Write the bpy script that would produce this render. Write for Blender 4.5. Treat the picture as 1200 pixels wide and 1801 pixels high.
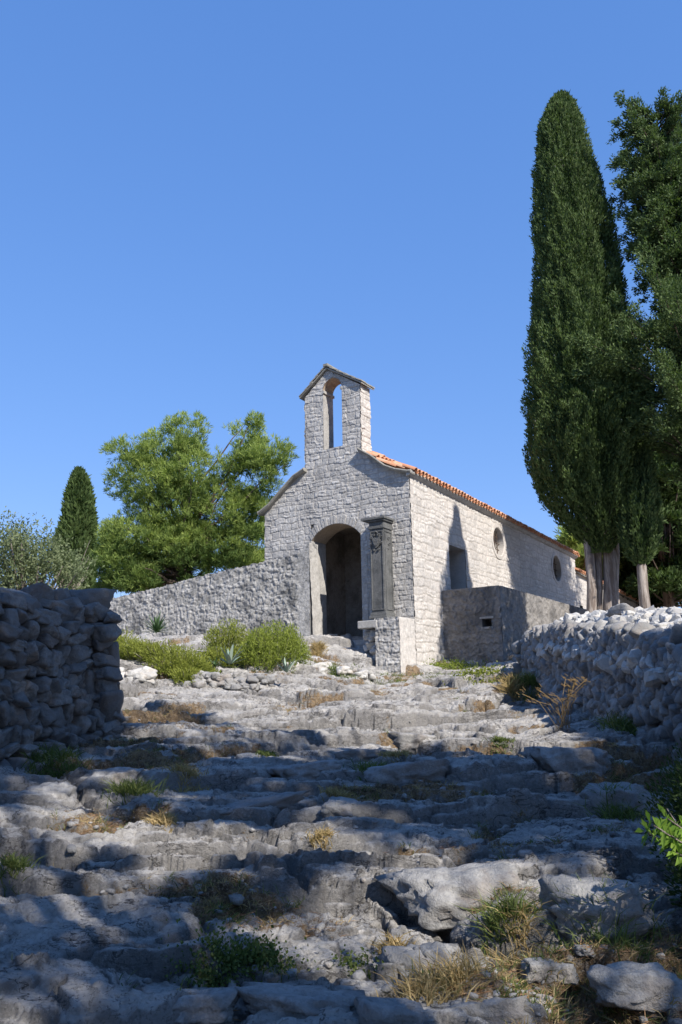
import bpy, bmesh, math, random
import numpy as np
from mathutils import Vector, Matrix
R = math.radians
for o in list(bpy.data.objects): bpy.data.objects.remove(o)
SC = bpy.context.scene
COL = SC.collection

# ------------------------------------------------------------------ camera, sky, sun, exposure
FPX = 1450.0; PITCH = R(12.9); ROLL = -0.018
cam_d = bpy.data.cameras.new('camera'); cam = bpy.data.objects.new('camera', cam_d); COL.objects.link(cam)
cam_d.sensor_fit = 'HORIZONTAL'; cam_d.sensor_width = 36.0; cam_d.lens = FPX / 1200 * 36
cam_d.clip_start = 0.05; cam_d.clip_end = 3000
CM = Matrix.Rotation(R(90) + PITCH, 4, 'X') @ Matrix.Rotation(ROLL, 4, 'Z')
cam.matrix_world = CM; SC.camera = cam
SUN = Vector((0.55, -0.835, 0.80)).normalized()
el = math.asin(SUN.z); az = math.atan2(SUN.x, SUN.y)
w = bpy.data.worlds.new('World'); SC.world = w; w.use_nodes = True
wn = w.node_tree.nodes; wl = w.node_tree.links
sky = wn.new('ShaderNodeTexSky'); sky.sky_type = 'NISHITA'; sky.sun_disc = False
sky.sun_elevation = el; sky.sun_rotation = az; sky.altitude = 50; sky.air_density = 1.0; sky.dust_density = 0.0; sky.ozone_density = 3.0
hs = wn.new('ShaderNodeHueSaturation'); hs.inputs['Saturation'].default_value = 1.12; hs.inputs['Hue'].default_value = 0.506; wl.new(sky.outputs[0], hs.inputs['Color'])
sp_ = wn.new('ShaderNodeSeparateColor'); cb_ = wn.new('ShaderNodeCombineColor'); wl.new(hs.outputs[0], sp_.inputs[0])
for i_, (ga, ka) in enumerate(((.626, .773), (.487, 1.18), (.38, 2.186))):       # flatter gradient of the clear afternoon sky
    pw_ = wn.new('ShaderNodeMath'); pw_.operation = 'POWER'; wl.new(sp_.outputs[i_], pw_.inputs[0]); pw_.inputs[1].default_value = ga
    mu_ = wn.new('ShaderNodeMath'); mu_.operation = 'MULTIPLY'; wl.new(pw_.outputs[0], mu_.inputs[0]); mu_.inputs[1].default_value = ka; wl.new(mu_.outputs[0], cb_.inputs[i_])
wl.new(cb_.outputs[0], wn['Background'].inputs[0]); wn['Background'].inputs[1].default_value = 0.15
sd = bpy.data.lights.new('sun', 'SUN'); sd.energy = 4.6; sd.angle = R(0.55); sd.color = (1.0, 0.945, 0.86)
so = bpy.data.objects.new('sun', sd); COL.objects.link(so); so.rotation_euler = SUN.to_track_quat('Z', 'Y').to_euler(); so.location = SUN * 60
SC.view_settings.view_transform = 'Standard'; SC.view_settings.look = 'None'
SC.view_settings.exposure = 0.66; SC.view_settings.gamma = 1.0
SC.render.engine = 'CYCLES'

# ------------------------------------------------------------------ pixel helpers (1200 x 1801 photograph)
def ray(px, py):
    d = CM.to_3x3() @ Vector(((px - 600) / FPX, -(py - 900.5) / FPX, -1)); return d.normalized()
def at_y(px, py, Y):
    d = ray(px, py); return d * (Y / d.y)
def project(p):                                 # numpy (n,3) -> px, py, depth
    M = np.array(CM.to_3x3()); q = np.asarray(p, float) @ M
    dz = -q[:, 2]; s = np.where(np.abs(dz) < 1e-6, 1e-6, dz)
    return 600 + FPX * q[:, 0] / s, 900.5 - FPX * q[:, 1] / s, dz

# ------------------------------------------------------------------ numpy noise
_r = np.random.RandomState(7); PERM = np.concatenate([_r.permutation(256)] * 3)
G2 = np.array([(math.cos(a), math.sin(a)) for a in np.linspace(0, 2 * math.pi, 256, endpoint=False)])
G3 = _r.normal(size=(256, 3)); G3 /= np.linalg.norm(G3, axis=1)[:, None]
def fade(t): return t * t * t * (t * (t * 6 - 15) + 10)
def pn2(x, y, s=0):
    x = np.asarray(x, float) + 13.7 * s; y = np.asarray(y, float) - 7.3 * s
    xi = np.floor(x).astype(int); yi = np.floor(y).astype(int); xf = x - xi; yf = y - yi
    xi &= 255; yi &= 255; u = fade(xf); v = fade(yf)
    def g(i, j, dx, dy):
        h = PERM[PERM[(xi + i) & 255] + ((yi + j) & 255)]; return G2[h, 0] * dx + G2[h, 1] * dy
    a = g(0, 0, xf, yf); b = g(1, 0, xf - 1, yf); c = g(0, 1, xf, yf - 1); d = g(1, 1, xf - 1, yf - 1)
    return ((a * (1 - u) + b * u) * (1 - v) + (c * (1 - u) + d * u) * v) * 1.5
def fbm(x, y, o=4, s=0, g=0.5):
    t = 0; a = 1
    for i in range(o): t = t + a * pn2(x * 2 ** i, y * 2 ** i, s + i * 3); a *= g
    return t
def pn3(p, s=0):
    p = p + 11.3 * s; i = np.floor(p).astype(int); f = p - i; i &= 255; u = fade(f); t = 0
    for dx in (0, 1):
        for dy in (0, 1):
            for dz in (0, 1):
                h = PERM[PERM[PERM[(i[:, 0] + dx) & 255] + ((i[:, 1] + dy) & 255)] + ((i[:, 2] + dz) & 255)]
                g = G3[h]; dd = (g * (f - np.array([dx, dy, dz]))).sum(1)
                wt = (u[:, 0] if dx else 1 - u[:, 0]) * (u[:, 1] if dy else 1 - u[:, 1]) * (u[:, 2] if dz else 1 - u[:, 2])
                t = t + dd * wt
    return t * 1.5
def sm(x, a=0.0, b=1.0):
    t = np.clip((x - a) / (b - a), 0, 1); return t * t * (3 - 2 * t)
def hsh(i, j, s=0):
    v = np.sin((i * 127.1 + j * 311.7 + s * 74.7)) * 43758.5453; return v - np.floor(v)
def voro(x, y, cx, cy, s=0, jit=0.9):
    """stretched cellular pattern: distance gap to next cell, cell centre, cell random"""
    X = x / cx; Y = y / cy; xi = np.floor(X); yi = np.floor(Y)
    f1 = np.full(X.shape, 9.0); f2 = np.full(X.shape, 9.0); ux = np.zeros_like(X); uy = np.zeros_like(X); ri = np.zeros_like(X)
    for dx in (-1, 0, 1):
        for dy in (-1, 0, 1):
            a = xi + dx; b = yi + dy
            px = a + 0.5 + (hsh(a, b, s) - 0.5) * jit + 0.5 * (np.mod(b, 2)); py = b + 0.5 + (hsh(a, b, s + 5) - 0.5) * jit
            d = np.hypot(X - px, Y - py); m = d < f1
            f2 = np.where(m, f1, np.minimum(f2, d)); f1 = np.where(m, d, f1)
            ux = np.where(m, px, ux); uy = np.where(m, py, uy); ri = np.where(m, hsh(a, b, s + 9), ri)
    return f2 - f1, ux * cx, uy * cy, ri

# ------------------------------------------------------------------ object helpers
def mesh_np(name, v, f, mat=None, parent=None, smooth=False, attrs=None):
    v = np.ascontiguousarray(v, dtype=np.float32); me = bpy.data.meshes.new(name)
    if not isinstance(f, (list, tuple)): f = [f]
    f = [np.asarray(q, dtype=np.int32) for q in f if len(q)]
    nl = sum(q.size for q in f); nf = sum(len(q) for q in f)
    me.vertices.add(len(v)); me.vertices.foreach_set('co', v.ravel())
    me.loops.add(nl); me.loops.foreach_set('vertex_index', np.concatenate([q.ravel() for q in f]))
    me.polygons.add(nf)
    tot = np.concatenate([np.full(len(q), q.shape[1]) for q in f]); st = np.concatenate([[0], np.cumsum(tot)[:-1]])
    me.polygons.foreach_set('loop_start', st.astype(np.int32)); me.polygons.foreach_set('loop_total', tot.astype(np.int32))
    me.polygons.foreach_set('use_smooth', np.full(nf, smooth)); me.update(calc_edges=True)
    for k, a in (attrs or {}).items():
        at = me.attributes.new(k, 'FLOAT', 'POINT'); at.data.foreach_set('value', np.ascontiguousarray(a, dtype=np.float32))
    o = bpy.data.objects.new(name, me); COL.objects.link(o)
    if mat: me.materials.append(mat)
    if parent: o.parent = parent
    return o
def tag(o, label=None, cat=None, group=None, kind=None):
    if label: o['label'] = label
    if cat: o['category'] = cat
    if group: o['group'] = group
    if kind: o['kind'] = kind
    return o
def thing(name, label, cat, loc=(0, 0, 0), rz=0, group=None):
    o = bpy.data.objects.new(name, None); o.empty_display_size = 0.2; COL.objects.link(o); o.location = loc; o.rotation_euler = (0, 0, rz)
    return tag(o, label, cat, group)
class MB:
    """collects polygons for one mesh"""
    def __init__(s): s.v = []; s.f = []
    def add(s, vs, fs):
        n = len(s.v); s.v += [tuple(p) for p in vs]; s.f += [tuple(i + n for i in q) for q in fs]; return s
    def box(s, x0, x1, y0, y1, z0, z1):
        return s.add([(x0, y0, z0), (x1, y0, z0), (x1, y1, z0), (x0, y1, z0), (x0, y0, z1), (x1, y0, z1), (x1, y1, z1), (x0, y1, z1)],
                     [(0, 3, 2, 1), (4, 5, 6, 7), (0, 1, 5, 4), (1, 2, 6, 5), (2, 3, 7, 6), (3, 0, 4, 7)])
    def tube(s, pts, rad, n=8, cap=True):
        pts = [Vector(p) for p in pts]; rad = rad if isinstance(rad, (list, tuple)) else [rad] * len(pts); vs = []; fs = []
        up = None
        for i, p in enumerate(pts):
            t = (pts[min(i + 1, len(pts) - 1)] - pts[max(i - 1, 0)]).normalized()
            a = t.orthogonal().normalized() if up is None else (up - t * up.dot(t)).normalized()
            up = a; b = t.cross(a)
            for k in range(n):
                an = 2 * math.pi * k / n; vs.append(p + (a * math.cos(an) + b * math.sin(an)) * rad[i])
        for i in range(len(pts) - 1):
            for k in range(n):
                k2 = (k + 1) % n; fs.append((i * n + k, i * n + k2, (i + 1) * n + k2, (i + 1) * n + k))
        if cap: fs.append(tuple(range(n))[::-1]); fs.append(tuple(range((len(pts) - 1) * n, len(pts) * n)))
        return s.add(vs, fs)
    def build(s, name, mat, parent=None, smooth=False, bevel=0, rough=0):
        me = bpy.data.meshes.new(name); v = s.v
        me.from_pydata(v, [], s.f); me.update()
        if smooth: me.polygons.foreach_set('use_smooth', [True] * len(me.polygons))
        o = bpy.data.objects.new(name, me); COL.objects.link(o); me.materials.append(mat)
        if parent: o.parent = parent
        if bevel:
            m = o.modifiers.new('b', 'BEVEL'); m.width = bevel; m.segments = 2; m.limit_method = 'ANGLE'
        return o

# ------------------------------------------------------------------ materials
class NT:
    def __init__(s, name):
        s.m = bpy.data.materials.new(name); s.m.use_nodes = True; s.t = s.m.node_tree; s.n = s.t.nodes; s.bs = s.n['Principled BSDF']
        s.bs.inputs['Specular IOR Level'].default_value = 0.25; s.bs.inputs['Roughness'].default_value = 0.9
        s.co = s.n.new('ShaderNodeTexCoord').outputs['Object']
    def L(s, a, b): s.t.links.new(a, b)
    def val(s, sock, v):
        if isinstance(v, bpy.types.NodeSocket): s.L(v, sock)
        elif isinstance(v, (tuple, list)) and len(v) == 3 and sock.type == 'RGBA': sock.default_value = (*v, 1)
        else: sock.default_value = v
    def noise(s, sc, det=5, rough=0.6, vec=None, dist=0):
        n = s.n.new('ShaderNodeTexNoise'); n.inputs['Scale'].default_value = sc; n.inputs['Detail'].default_value = det
        n.inputs['Roughness'].default_value = rough; n.inputs['Distortion'].default_value = dist; s.L(vec or s.co, n.inputs['Vector']); return n.outputs[0]
    def vor(s, sc, feat='F1', vec=None, out=0):
        n = s.n.new('ShaderNodeTexVoronoi'); n.feature = feat; n.inputs['Scale'].default_value = sc; s.L(vec or s.co, n.inputs['Vector']); return n.outputs[out]
    def mapv(s, scale):
        n = s.n.new('ShaderNodeMapping'); n.inputs['Scale'].default_value = scale; s.L(s.co, n.inputs[0]); return n.outputs[0]
    def ramp(s, v, a, b, lo=0.0, hi=1.0):
        n = s.n.new('ShaderNodeMapRange'); n.interpolation_type = 'SMOOTHSTEP'; s.L(v, n.inputs[0])
        for i, q in zip((1, 2, 3, 4), (a, b, lo, hi)): n.inputs[i].default_value = q
        return n.outputs[0]
    def mix(s, f, a, b, mode='MIX'):
        n = s.n.new('ShaderNodeMix'); n.data_type = 'RGBA'; n.blend_type = mode
        s.val(n.inputs[0], f); s.val(n.inputs[6], a); s.val(n.inputs[7], b); return n.outputs[2]
    def math(s, op, a, b=0.5):
        n = s.n.new('ShaderNodeMath'); n.operation = op; s.val(n.inputs[0], a); s.val(n.inputs[1], b); return n.outputs[0]
    def attr(s, k):
        n = s.n.new('ShaderNodeAttribute'); n.attribute_name = k; return n.outputs['Fac']
    def bump(s, h, st, dist, prev=None):
        n = s.n.new('ShaderNodeBump'); n.inputs['Strength'].default_value = st; n.inputs['Distance'].default_value = dist
        s.L(h, n.inputs['Height'])
        if prev: s.L(prev, n.inputs['Normal'])
        return n.outputs[0]
    def done(s, col, nrm=None, rough=None):
        s.val(s.bs.inputs['Base Color'], col)
        if nrm: s.L(nrm, s.bs.inputs['Normal'])
        if rough is not None: s.val(s.bs.inputs['Roughness'], rough)
        return s.m

def mat_stone(name, ca, cb, stain, stain_amt=0.6, mortar=None, sc=1.0, bump=0.6, tone=True, warm=None):
    t = NT(name)
    base = t.mix(t.attr('tone') if tone else t.noise(1.7 * sc, 3), ca, cb)
    base = t.mix(t.ramp(t.noise(9 * sc, 6, 0.7), 0.35, 0.7), base, tuple(0.72 * (a + b) / 2 for a, b in zip(ca, cb)))
    if warm: base = t.mix(t.ramp(t.noise(2.3 * sc, 4), 0.5, 0.72, 0, 0.7), base, warm)
    st = t.math('MULTIPLY', t.ramp(t.noise(1.1 * sc, 8, 0.72), 0.44, 0.66), stain_amt)
    base = t.mix(st, base, stain)
    fine = t.ramp(t.noise(38 * sc, 4, 0.7), 0.52, 0.7, 0, 0.45); base = t.mix(fine, base, stain)
    if mortar: base = t.mix(t.math('MULTIPLY', t.attr('mortar'), 0.75), base, mortar)
    b1 = t.bump(t.noise(14 * sc, 8, 0.72), bump, 0.04); b2 = t.bump(t.vor(60 * sc), bump * 0.5, 0.01, b1)
    return t.done(base, b2, 0.92)

def mat_ground():
    t = NT('limestone_bedrock')
    n1 = t.noise(0.9, 9, 0.68); n2 = t.noise(5.5, 8, 0.72); st = t.mapv((1.0, 1.0, 3.5))
    rock = t.mix(t.ramp(n1, 0.36, 0.66), (0.38, 0.358, 0.335), (0.59, 0.557, 0.52))
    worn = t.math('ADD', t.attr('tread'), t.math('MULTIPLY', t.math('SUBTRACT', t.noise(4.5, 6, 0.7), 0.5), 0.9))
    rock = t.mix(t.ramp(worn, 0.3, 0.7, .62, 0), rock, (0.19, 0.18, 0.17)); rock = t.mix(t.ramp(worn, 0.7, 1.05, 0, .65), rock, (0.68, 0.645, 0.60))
    rock = t.mix(t.ramp(n2, 0.46, 0.68, 0, 0.6), rock, (0.21, 0.20, 0.19))
    rock = t.mix(t.ramp(t.noise(2.2, 7, 0.7), 0.54, 0.68, 0, 0.55), rock, (0.46, 0.43, 0.40))
    rock = t.mix(t.ramp(t.noise(30, 5, 0.75), 0.55, 0.68, 0, 0.6), rock, (0.52, 0.50, 0.47))
    rock = t.mix(t.ramp(t.noise(55, 3, 0.6), 0.56, 0.72, 0, 0.6), rock, (0.09, 0.09, 0.09))
    vr = t.vor(3.4, 'DISTANCE_TO_EDGE', t.mix(0.09, st, t.n.new('ShaderNodeTexNoise').outputs[1]))
    crack = t.ramp(vr, 0.0, 0.018, 1, 0)
    crack = t.math('MULTIPLY', crack, t.ramp(t.noise(1.3, 3), 0.55, 0.65, 0, .6))
    rock = t.mix(crack, rock, (0.08, 0.07, 0.06))
    fis = t.math('ABSOLUTE', t.math('SUBTRACT', t.noise(2.1, 6, 0.62, t.mapv((1.0, 1.7, 2.0)), .5), 0.5)); fis = t.math('MULTIPLY', t.ramp(fis, 0.0, 0.016, 1, 0), t.ramp(t.noise(1.1, 4), 0.42, 0.56))
    fis2 = t.math('ABSOLUTE', t.math('SUBTRACT', t.noise(6.5, 5, 0.6, t.mapv((1.0, 1.5, 2.0)), .3), 0.5)); fis2 = t.math('MULTIPLY', t.ramp(fis2, 0.0, 0.014, .8, 0), t.ramp(t.noise(1.9, 4), 0.47, 0.6))
    fis = t.math('MAXIMUM', fis, fis2); rock = t.mix(t.math('MULTIPLY', fis, .8), rock, (0.085, 0.075, 0.065))
    soil = t.mix(t.ramp(t.noise(12, 6, 0.7), 0.35, 0.65), (0.13, 0.085, 0.05), (0.34, 0.235, 0.13))
    soil = t.mix(t.ramp(t.noise(60, 3), 0.5, 0.65, 0, 0.7), soil, (0.40, 0.33, 0.24))
    sa = t.attr('soil'); sn = t.math('ADD', sa, t.math('MULTIPLY', t.math('SUBTRACT', t.noise(18, 6, 0.75), 0.5), 1.1))
    col = t.mix(t.ramp(sn, 0.42, 0.62), rock, soil)
    b = t.bump(t.noise(7, 9, 0.78, None, .4), 0.95, 0.11); b = t.bump(t.noise(32, 6, 0.75), 0.9, 0.025, b)
    b = t.bump(t.vor(26, 'SMOOTH_F1'), 0.3, 0.03, b); b = t.bump(t.math('SUBTRACT', 1.0, fis), 0.8, 0.03, b); b = t.bump(t.noise(75, 4, 0.7), 0.5, 0.008, b)
    return t.done(col, b, 0.88)

def mat_leaf(name, ca, cb, trans=0.35, cc=None):
    t = NT(name); c = t.mix(t.attr('tone'), ca, cb)
    if cc: c = t.mix(t.ramp(t.noise(0.8, 4), 0.5, 0.68, 0, 0.8), c, cc)
    t.val(t.bs.inputs['Base Color'], c); t.bs.inputs['Roughness'].default_value = 0.7
    tr = t.n.new('ShaderNodeBsdfTranslucent'); t.L(t.mix(1.0, c, (1.2, 1.35, 0.7), 'MULTIPLY'), tr.inputs[0])
    mx = t.n.new('ShaderNodeMixShader'); mx.inputs[0].default_value = trans
    t.L(t.bs.outputs[0], mx.inputs[1]); t.L(tr.outputs[0], mx.inputs[2]); t.L(mx.outputs[0], t.n['Material Output'].inputs[0]); return t.m

def mat_bark(name, ca, cb, sc=1.0):
    t = NT(name); v = t.mapv((9 * sc, 9 * sc, 1.1 * sc)); n = t.noise(1.0, 7, 0.7, v, 0.6)
    c = t.mix(t.ramp(n, 0.38, 0.62), ca, cb); return t.done(c, t.bump(n, 0.9, 0.06), 0.95)

M = {}
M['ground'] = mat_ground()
M['facade'] = mat_stone('grey_rubble_masonry', (0.42, 0.40, 0.375), (0.66, 0.635, 0.60), (0.17, 0.168, 0.168), 0.55, (0.33, 0.305, 0.28), 1.0, 0.9)
M['side'] = mat_stone('pale_pink_ashlar', (0.51, 0.468, 0.425), (0.66, 0.62, 0.575), (0.30, 0.285, 0.27), 0.52, (0.34, 0.305, 0.27), 1.0, 0.5, warm=(0.62, 0.55, 0.49))
M['render'] = mat_stone('weathered_lime_render', (0.34, 0.31, 0.28), (0.50, 0.46, 0.42), (0.15, 0.145, 0.14), 0.75, None, 1.0, 0.5, tone=False)
M['bast'] = mat_stone('dark_weathered_render', (0.22, 0.205, 0.19), (0.36, 0.335, 0.31), (0.095, 0.092, 0.09), 0.8, None, 1.4, 0.8, tone=False)
M['retain'] = mat_stone('rough_rubble_render', (0.38, 0.365, 0.345), (0.58, 0.56, 0.53), (0.12, 0.12, 0.12), 0.85, None, 1.6, 1.0)
M['dress'] = mat_stone('dressed_limestone', (0.36, 0.34, 0.315), (0.50, 0.48, 0.45), (0.16, 0.16, 0.16), 0.5, None, 1.5, 0.3, tone=False)
M['slab'] = mat_stone('lichen_stone_slab', (0.27, 0.25, 0.21), (0.40, 0.38, 0.34), (0.13, 0.13, 0.12), 0.5, None, 2, 0.5, tone=False)
M['dark'] = mat_stone('dark_carved_stone', (0.09, 0.092, 0.093), (0.21, 0.208, 0.20), (0.05, 0.052, 0.053), 0.7, None, 2.0, 0.6, tone=False)
M['brick'] = mat_stone('warm_soffit_stone', (0.36, 0.27, 0.19), (0.50, 0.41, 0.32), (0.22, 0.18, 0.14), 0.4, None, 2, 0.5, tone=False)
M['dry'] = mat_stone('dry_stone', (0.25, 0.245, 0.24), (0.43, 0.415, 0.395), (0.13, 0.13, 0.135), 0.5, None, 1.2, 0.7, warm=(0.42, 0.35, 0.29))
M['dryshade'] = mat_stone('dry_stone_shaded', (0.15, 0.148, 0.148), (0.30, 0.29, 0.275), (0.075, 0.075, 0.078), 0.55, None, 1.2, 0.7, warm=(0.33, 0.26, 0.21))  # darker copy of dry stone: the left wall's deep shade put into its colour
M['porch'] = mat_stone('blotchy_porch_plaster', (0.34, 0.28, 0.225), (0.52, 0.45, 0.38), (0.06, 0.055, 0.05), 0.6, None, 1.0, 0.4, tone=False)  # brown plaster with random dark blotches from noise
M['rubble'] = mat_stone('pale_rubble', (0.47, 0.455, 0.43), (0.62, 0.60, 0.565), (0.26, 0.26, 0.26), 0.35, None, 1.5, 0.5, warm=(0.55, 0.47, 0.39))
M['core'] = mat_stone('wall_core', (0.10, 0.09, 0.08), (0.15, 0.14, 0.13), (0.06, 0.06, 0.06), 0.4, None, 2, 0.5, tone=False)
t = NT('terracotta_tile'); c = t.mix(t.attr('tone'), (0.50, 0.21, 0.105), (0.64, 0.36, 0.22)); c = t.mix(t.ramp(t.noise(4, 6, 0.7), 0.52, 0.72, 0, 0.7), c, (0.30, 0.22, 0.16))
c = t.mix(t.ramp(t.noise(22, 5, 0.7), 0.55, 0.7, 0, 0.6), c, (0.60, 0.50, 0.40)); M['tile'] = t.done(c, t.bump(t.noise(25, 5), 0.4, 0.02), 0.85)
t = NT('rusty_iron'); M['iron'] = t.done(t.mix(t.noise(20, 4), (0.05, 0.045, 0.04), (0.14, 0.08, 0.05)), None, 0.7)
t = NT('dusty_window_glass'); M['glass'] = t.done(t.mix(t.noise(3, 4), (0.015, 0.017, 0.02), (0.045, 0.045, 0.045)), None, 0.6)
M['bark'] = mat_bark('grey_cypress_bark', (0.16, 0.125, 0.105), (0.38, 0.335, 0.30)); M['pinebark'] = mat_bark('pine_bark', (0.06, 0.045, 0.035), (0.16, 0.12, 0.095))
M['cypress'] = mat_leaf('cypress_foliage', (0.038, 0.068, 0.020), (0.108, 0.155, 0.050), 0.25)
M['loose'] = mat_leaf('loose_cypress_foliage', (0.034, 0.066, 0.024), (0.125, 0.175, 0.062), 0.25)
M['cone'] = mat_leaf('cypress_cones', (0.34, 0.28, 0.18), (0.62, 0.55, 0.42), 0.0)
M['pine'] = mat_leaf('pine_needles', (0.075, 0.125, 0.032), (0.34, 0.41, 0.105), 0.36)
M['olive'] = mat_leaf('olive_leaves', (0.075, 0.105, 0.045), (0.19, 0.22, 0.115), 0.25)
M['bg'] = mat_leaf('dark_tree_foliage', (0.028, 0.052, 0.016), (0.075, 0.115, 0.030), 0.25)
M['heath'] = mat_leaf('heath_sprigs', (0.105, 0.135, 0.022), (0.27, 0.29, 0.055), 0.35)
M['heath2'] = mat_leaf('fresh_heath_sprigs', (0.10, 0.14, 0.024), (0.27, 0.31, 0.055), 0.35)
M['yucca'] = mat_leaf('yucca_leaf', (0.04, 0.085, 0.035), (0.09, 0.15, 0.06), 0.1)
M['agave'] = mat_leaf('agave_leaf', (0.14, 0.21, 0.17), (0.30, 0.36, 0.28), 0.05)
M['grass'] = mat_leaf('green_grass', (0.07, 0.105, 0.028), (0.20, 0.23, 0.075), 0.35)
M['straw'] = mat_leaf('dry_grass', (0.28, 0.19, 0.085), (0.52, 0.40, 0.21), 0.3)
M['needles'] = mat_leaf('fallen_needles', (0.22, 0.11, 0.055), (0.42, 0.27, 0.15), 0.1)
M['bright'] = mat_leaf('bright_shrub_leaf', (0.12, 0.22, 0.03), (0.26, 0.38, 0.06), 0.45)

# ------------------------------------------------------------------ terrain
CP = np.array([(0,0,-1.6),(0,2,-1.5),(0,4,-1.36),(0,6,-1.13),(0,8,-.9),(0,10,-.66),(0,12,-.42),(0,14,-.2),(0,16,0),(0,18,.2),(.5,20,.42),(1.2,21.2,.62),
 (2,4,-1.38),(-2,4,-1.34),(2,8,-.92),(-2,8,-.88),(2,12,-.45),(-2,12,-.4),(2,16,0.0),(-2,16,.04),(2,19,.38),
 (-1,19.6,.72),(-3,18.3,.62),(-4.6,17.5,.62),(-2,21,1.25),(-4,21,1.35),(-5.5,22,1.6),(-1,22.3,1.5),(-4,25,1.95),(-7.6,27.5,2.2),(-7,20,1.5),
 (0,22.6,1.52),(1.2,21.6,.95),(2.9,23.2,.9),(4.2,21,.75),(5,25,1.6),(3.6,18,.34),(3.6,15,-.2),(3.5,9,-.75),(3.2,6,-1.12),
 (6,12,.2),(6,18,1.0),(8,26,1.9),(12,28,2.2),(10,10,.3),(8,5,-.6),(6,-3,-1.6),(-6,11,.2),(-8,16,1.0),(-5,6,-.8),(-3.6,10,-.62),(-3.2,12,-.38),(-3,7,-.95),(-10,0,-1.0),
 (0,40,3.2),(22,40,4),(-22,40,3.4),(0,-20,-3.4),(40,0,0),(-40,0,0),(0,30,2.2),(-3.6,14.5,-.1),(0,-6,-2.2),(-14,26,2.4)], float)
def _tps(r): return np.where(r > 1e-9, r * r * np.log(np.maximum(r, 1e-9)), 0)
_n = len(CP); _K = _tps(np.hypot(CP[:, None, 0] - CP[None, :, 0], CP[:, None, 1] - CP[None, :, 1])) + np.eye(_n) * 0.05
_P = np.column_stack([np.ones(_n), CP[:, :2]]); _A = np.block([[_K, _P], [_P.T, np.zeros((3, 3))]])
_W = np.linalg.solve(_A, np.concatenate([CP[:, 2], np.zeros(3)]))
def hbase(x, y):
    x = np.asarray(x, float); y = np.asarray(y, float); z = _W[_n] + _W[_n + 1] * x + _W[_n + 2] * y
    for i in range(_n): z = z + _W[i] * _tps(np.hypot(x - CP[i, 0], y - CP[i, 1]))
    r = np.hypot(x, y - 10); k = sm(r, 32, 60); return z * (1 - k) + 2.0 * k
def ground(x, y, full=False):
    x = np.asarray(x, float); y = np.asarray(y, float); hb = hbase(x, y)
    wx = x + 0.55 * fbm(x * 0.5, y * 0.9, 3, 1) + 0.10 * fbm(x * 2.6, y * 2.6, 3, 4); wy = y + 0.38 * fbm(x * 0.38, y * 0.7, 3, 2) + 0.07 * fbm(x * 2.6, y * 2.6, 3, 5)
    k = (1 - sm(np.hypot(x * 0.8, y - 10), 13.5, 22))
    sc = 0.6 + 0.4 * sm(y, 3, 9)
    jx = .016 * fbm(x * 8, y * 8, 2, 61); jy = .014 * fbm(x * 8, y * 8, 2, 62); wx = wx + jx; wy = wy + jy
    e, cx, cy, ri = voro(wx, wy, 2.3, 0.95, 3)
    step = (cy - wy) * 0.10 + (ri - .5) * 0.22 + (wx - cx) * (hsh(cx, cy, 2) - .5) * 0.12
    z = step - 0.13 * np.exp(-(e / 0.065) ** 1.5) - .03 * np.exp(-e / .16)
    e2, c2x, c2y, r2 = voro(wx + 3, wy + 1, 0.85, 0.34, 8)
    mk = sm(fbm(x * 0.45, y * 0.7, 2, 6), -0.25, 0.25)
    z2 = (c2y - wy - 1) * 0.13 + (r2 - .5) * 0.11 + (wx + 3 - c2x) * (hsh(c2x, c2y, 2) - .5) * 0.12; z = z + (.35 + .65 * mk) * (z2 - 0.05 * np.exp(-(e2 / 0.07) ** 1.5))
    e3, _, c3y, r3 = voro(wx * 1.0 + 7, wy * 1.3 + 4, 0.25, 0.13, 12)
    mk3 = .08 + .8 * sm(fbm(x * 0.8, y * 1.2, 2, 9), 0.0, 0.4); z = z + mk3 * ((r3 - .5) * 0.05 - 0.018 * np.exp(-(e3 / 0.12) ** 2))
    rg = 1 - np.abs(fbm(x * 1.9 + y * .4, y * 3.2, 4, 14)); z = z + 0.034 * (rg - 0.7); rg2 = 1 - np.abs(fbm(x * 5.2 + y, y * 9, 4, 54)); z = z + 0.019 * (rg2 - .7); z = z + .009 * fbm(x * 14, y * 14, 3, 57, .6)
    z = z + 0.03 * fbm(x * 2.2, y * 4.5, 5, 17, 0.55) + 0.05 * fbm(x * .7, y * 1.1, 2, 19)
    def terr(q, p): f_ = q / p; fl = np.floor(f_); return p * (fl + sm(f_ - fl, .30, .62))
    zt_ = z + .35 * (hb + .03 * x); lay = terr(zt_, .062) - zt_; z = z + lay * .7 * sm(fbm(x * .6, y * .9, 3, 71), -.35, .1); lay2 = terr(zt_ + .4, .021) - zt_ - .4; z = z + lay2 * .35
    pit = sm(fbm(x * 5.5, y * 8, 2, 23), 0.42, 0.62) * sm(fbm(x * .9, y * .9, 2, 25), 0.05, 0.3); z = z - 0.05 * pit
    zd = z; sl = 0.045 * fbm(x * 1.3, y * 1.3, 4, 31)
    out = hb + zd * k + sl * (1 - k)
    if not full: return out
    so = np.clip(0.95 * np.exp(-(e / 0.15) ** 2) + mk * 0.45 * np.exp(-(e2 / 0.16) ** 2), 0, 1.1) * sm(fbm(x * .55, y * .8, 3, 41), -0.12, 0.42)
    so = so + 0.5 * sm(fbm(x * .5 + 9, y * .8, 4, 44), 0.40, 0.6)
    so = np.maximum(so, 0.9 * (1 - k) * sm(fbm(x * .6, y * .6, 3, 46), -0.25, 0.1))
    br = np.exp(-(((x - 1.55) / 1.5) ** 2 + ((y - 4.35) / 0.45) ** 2) ** 2)          # needle-covered pocket by the near boulders
    so = np.maximum(so, br * 0.85)
    return out, so
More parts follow.
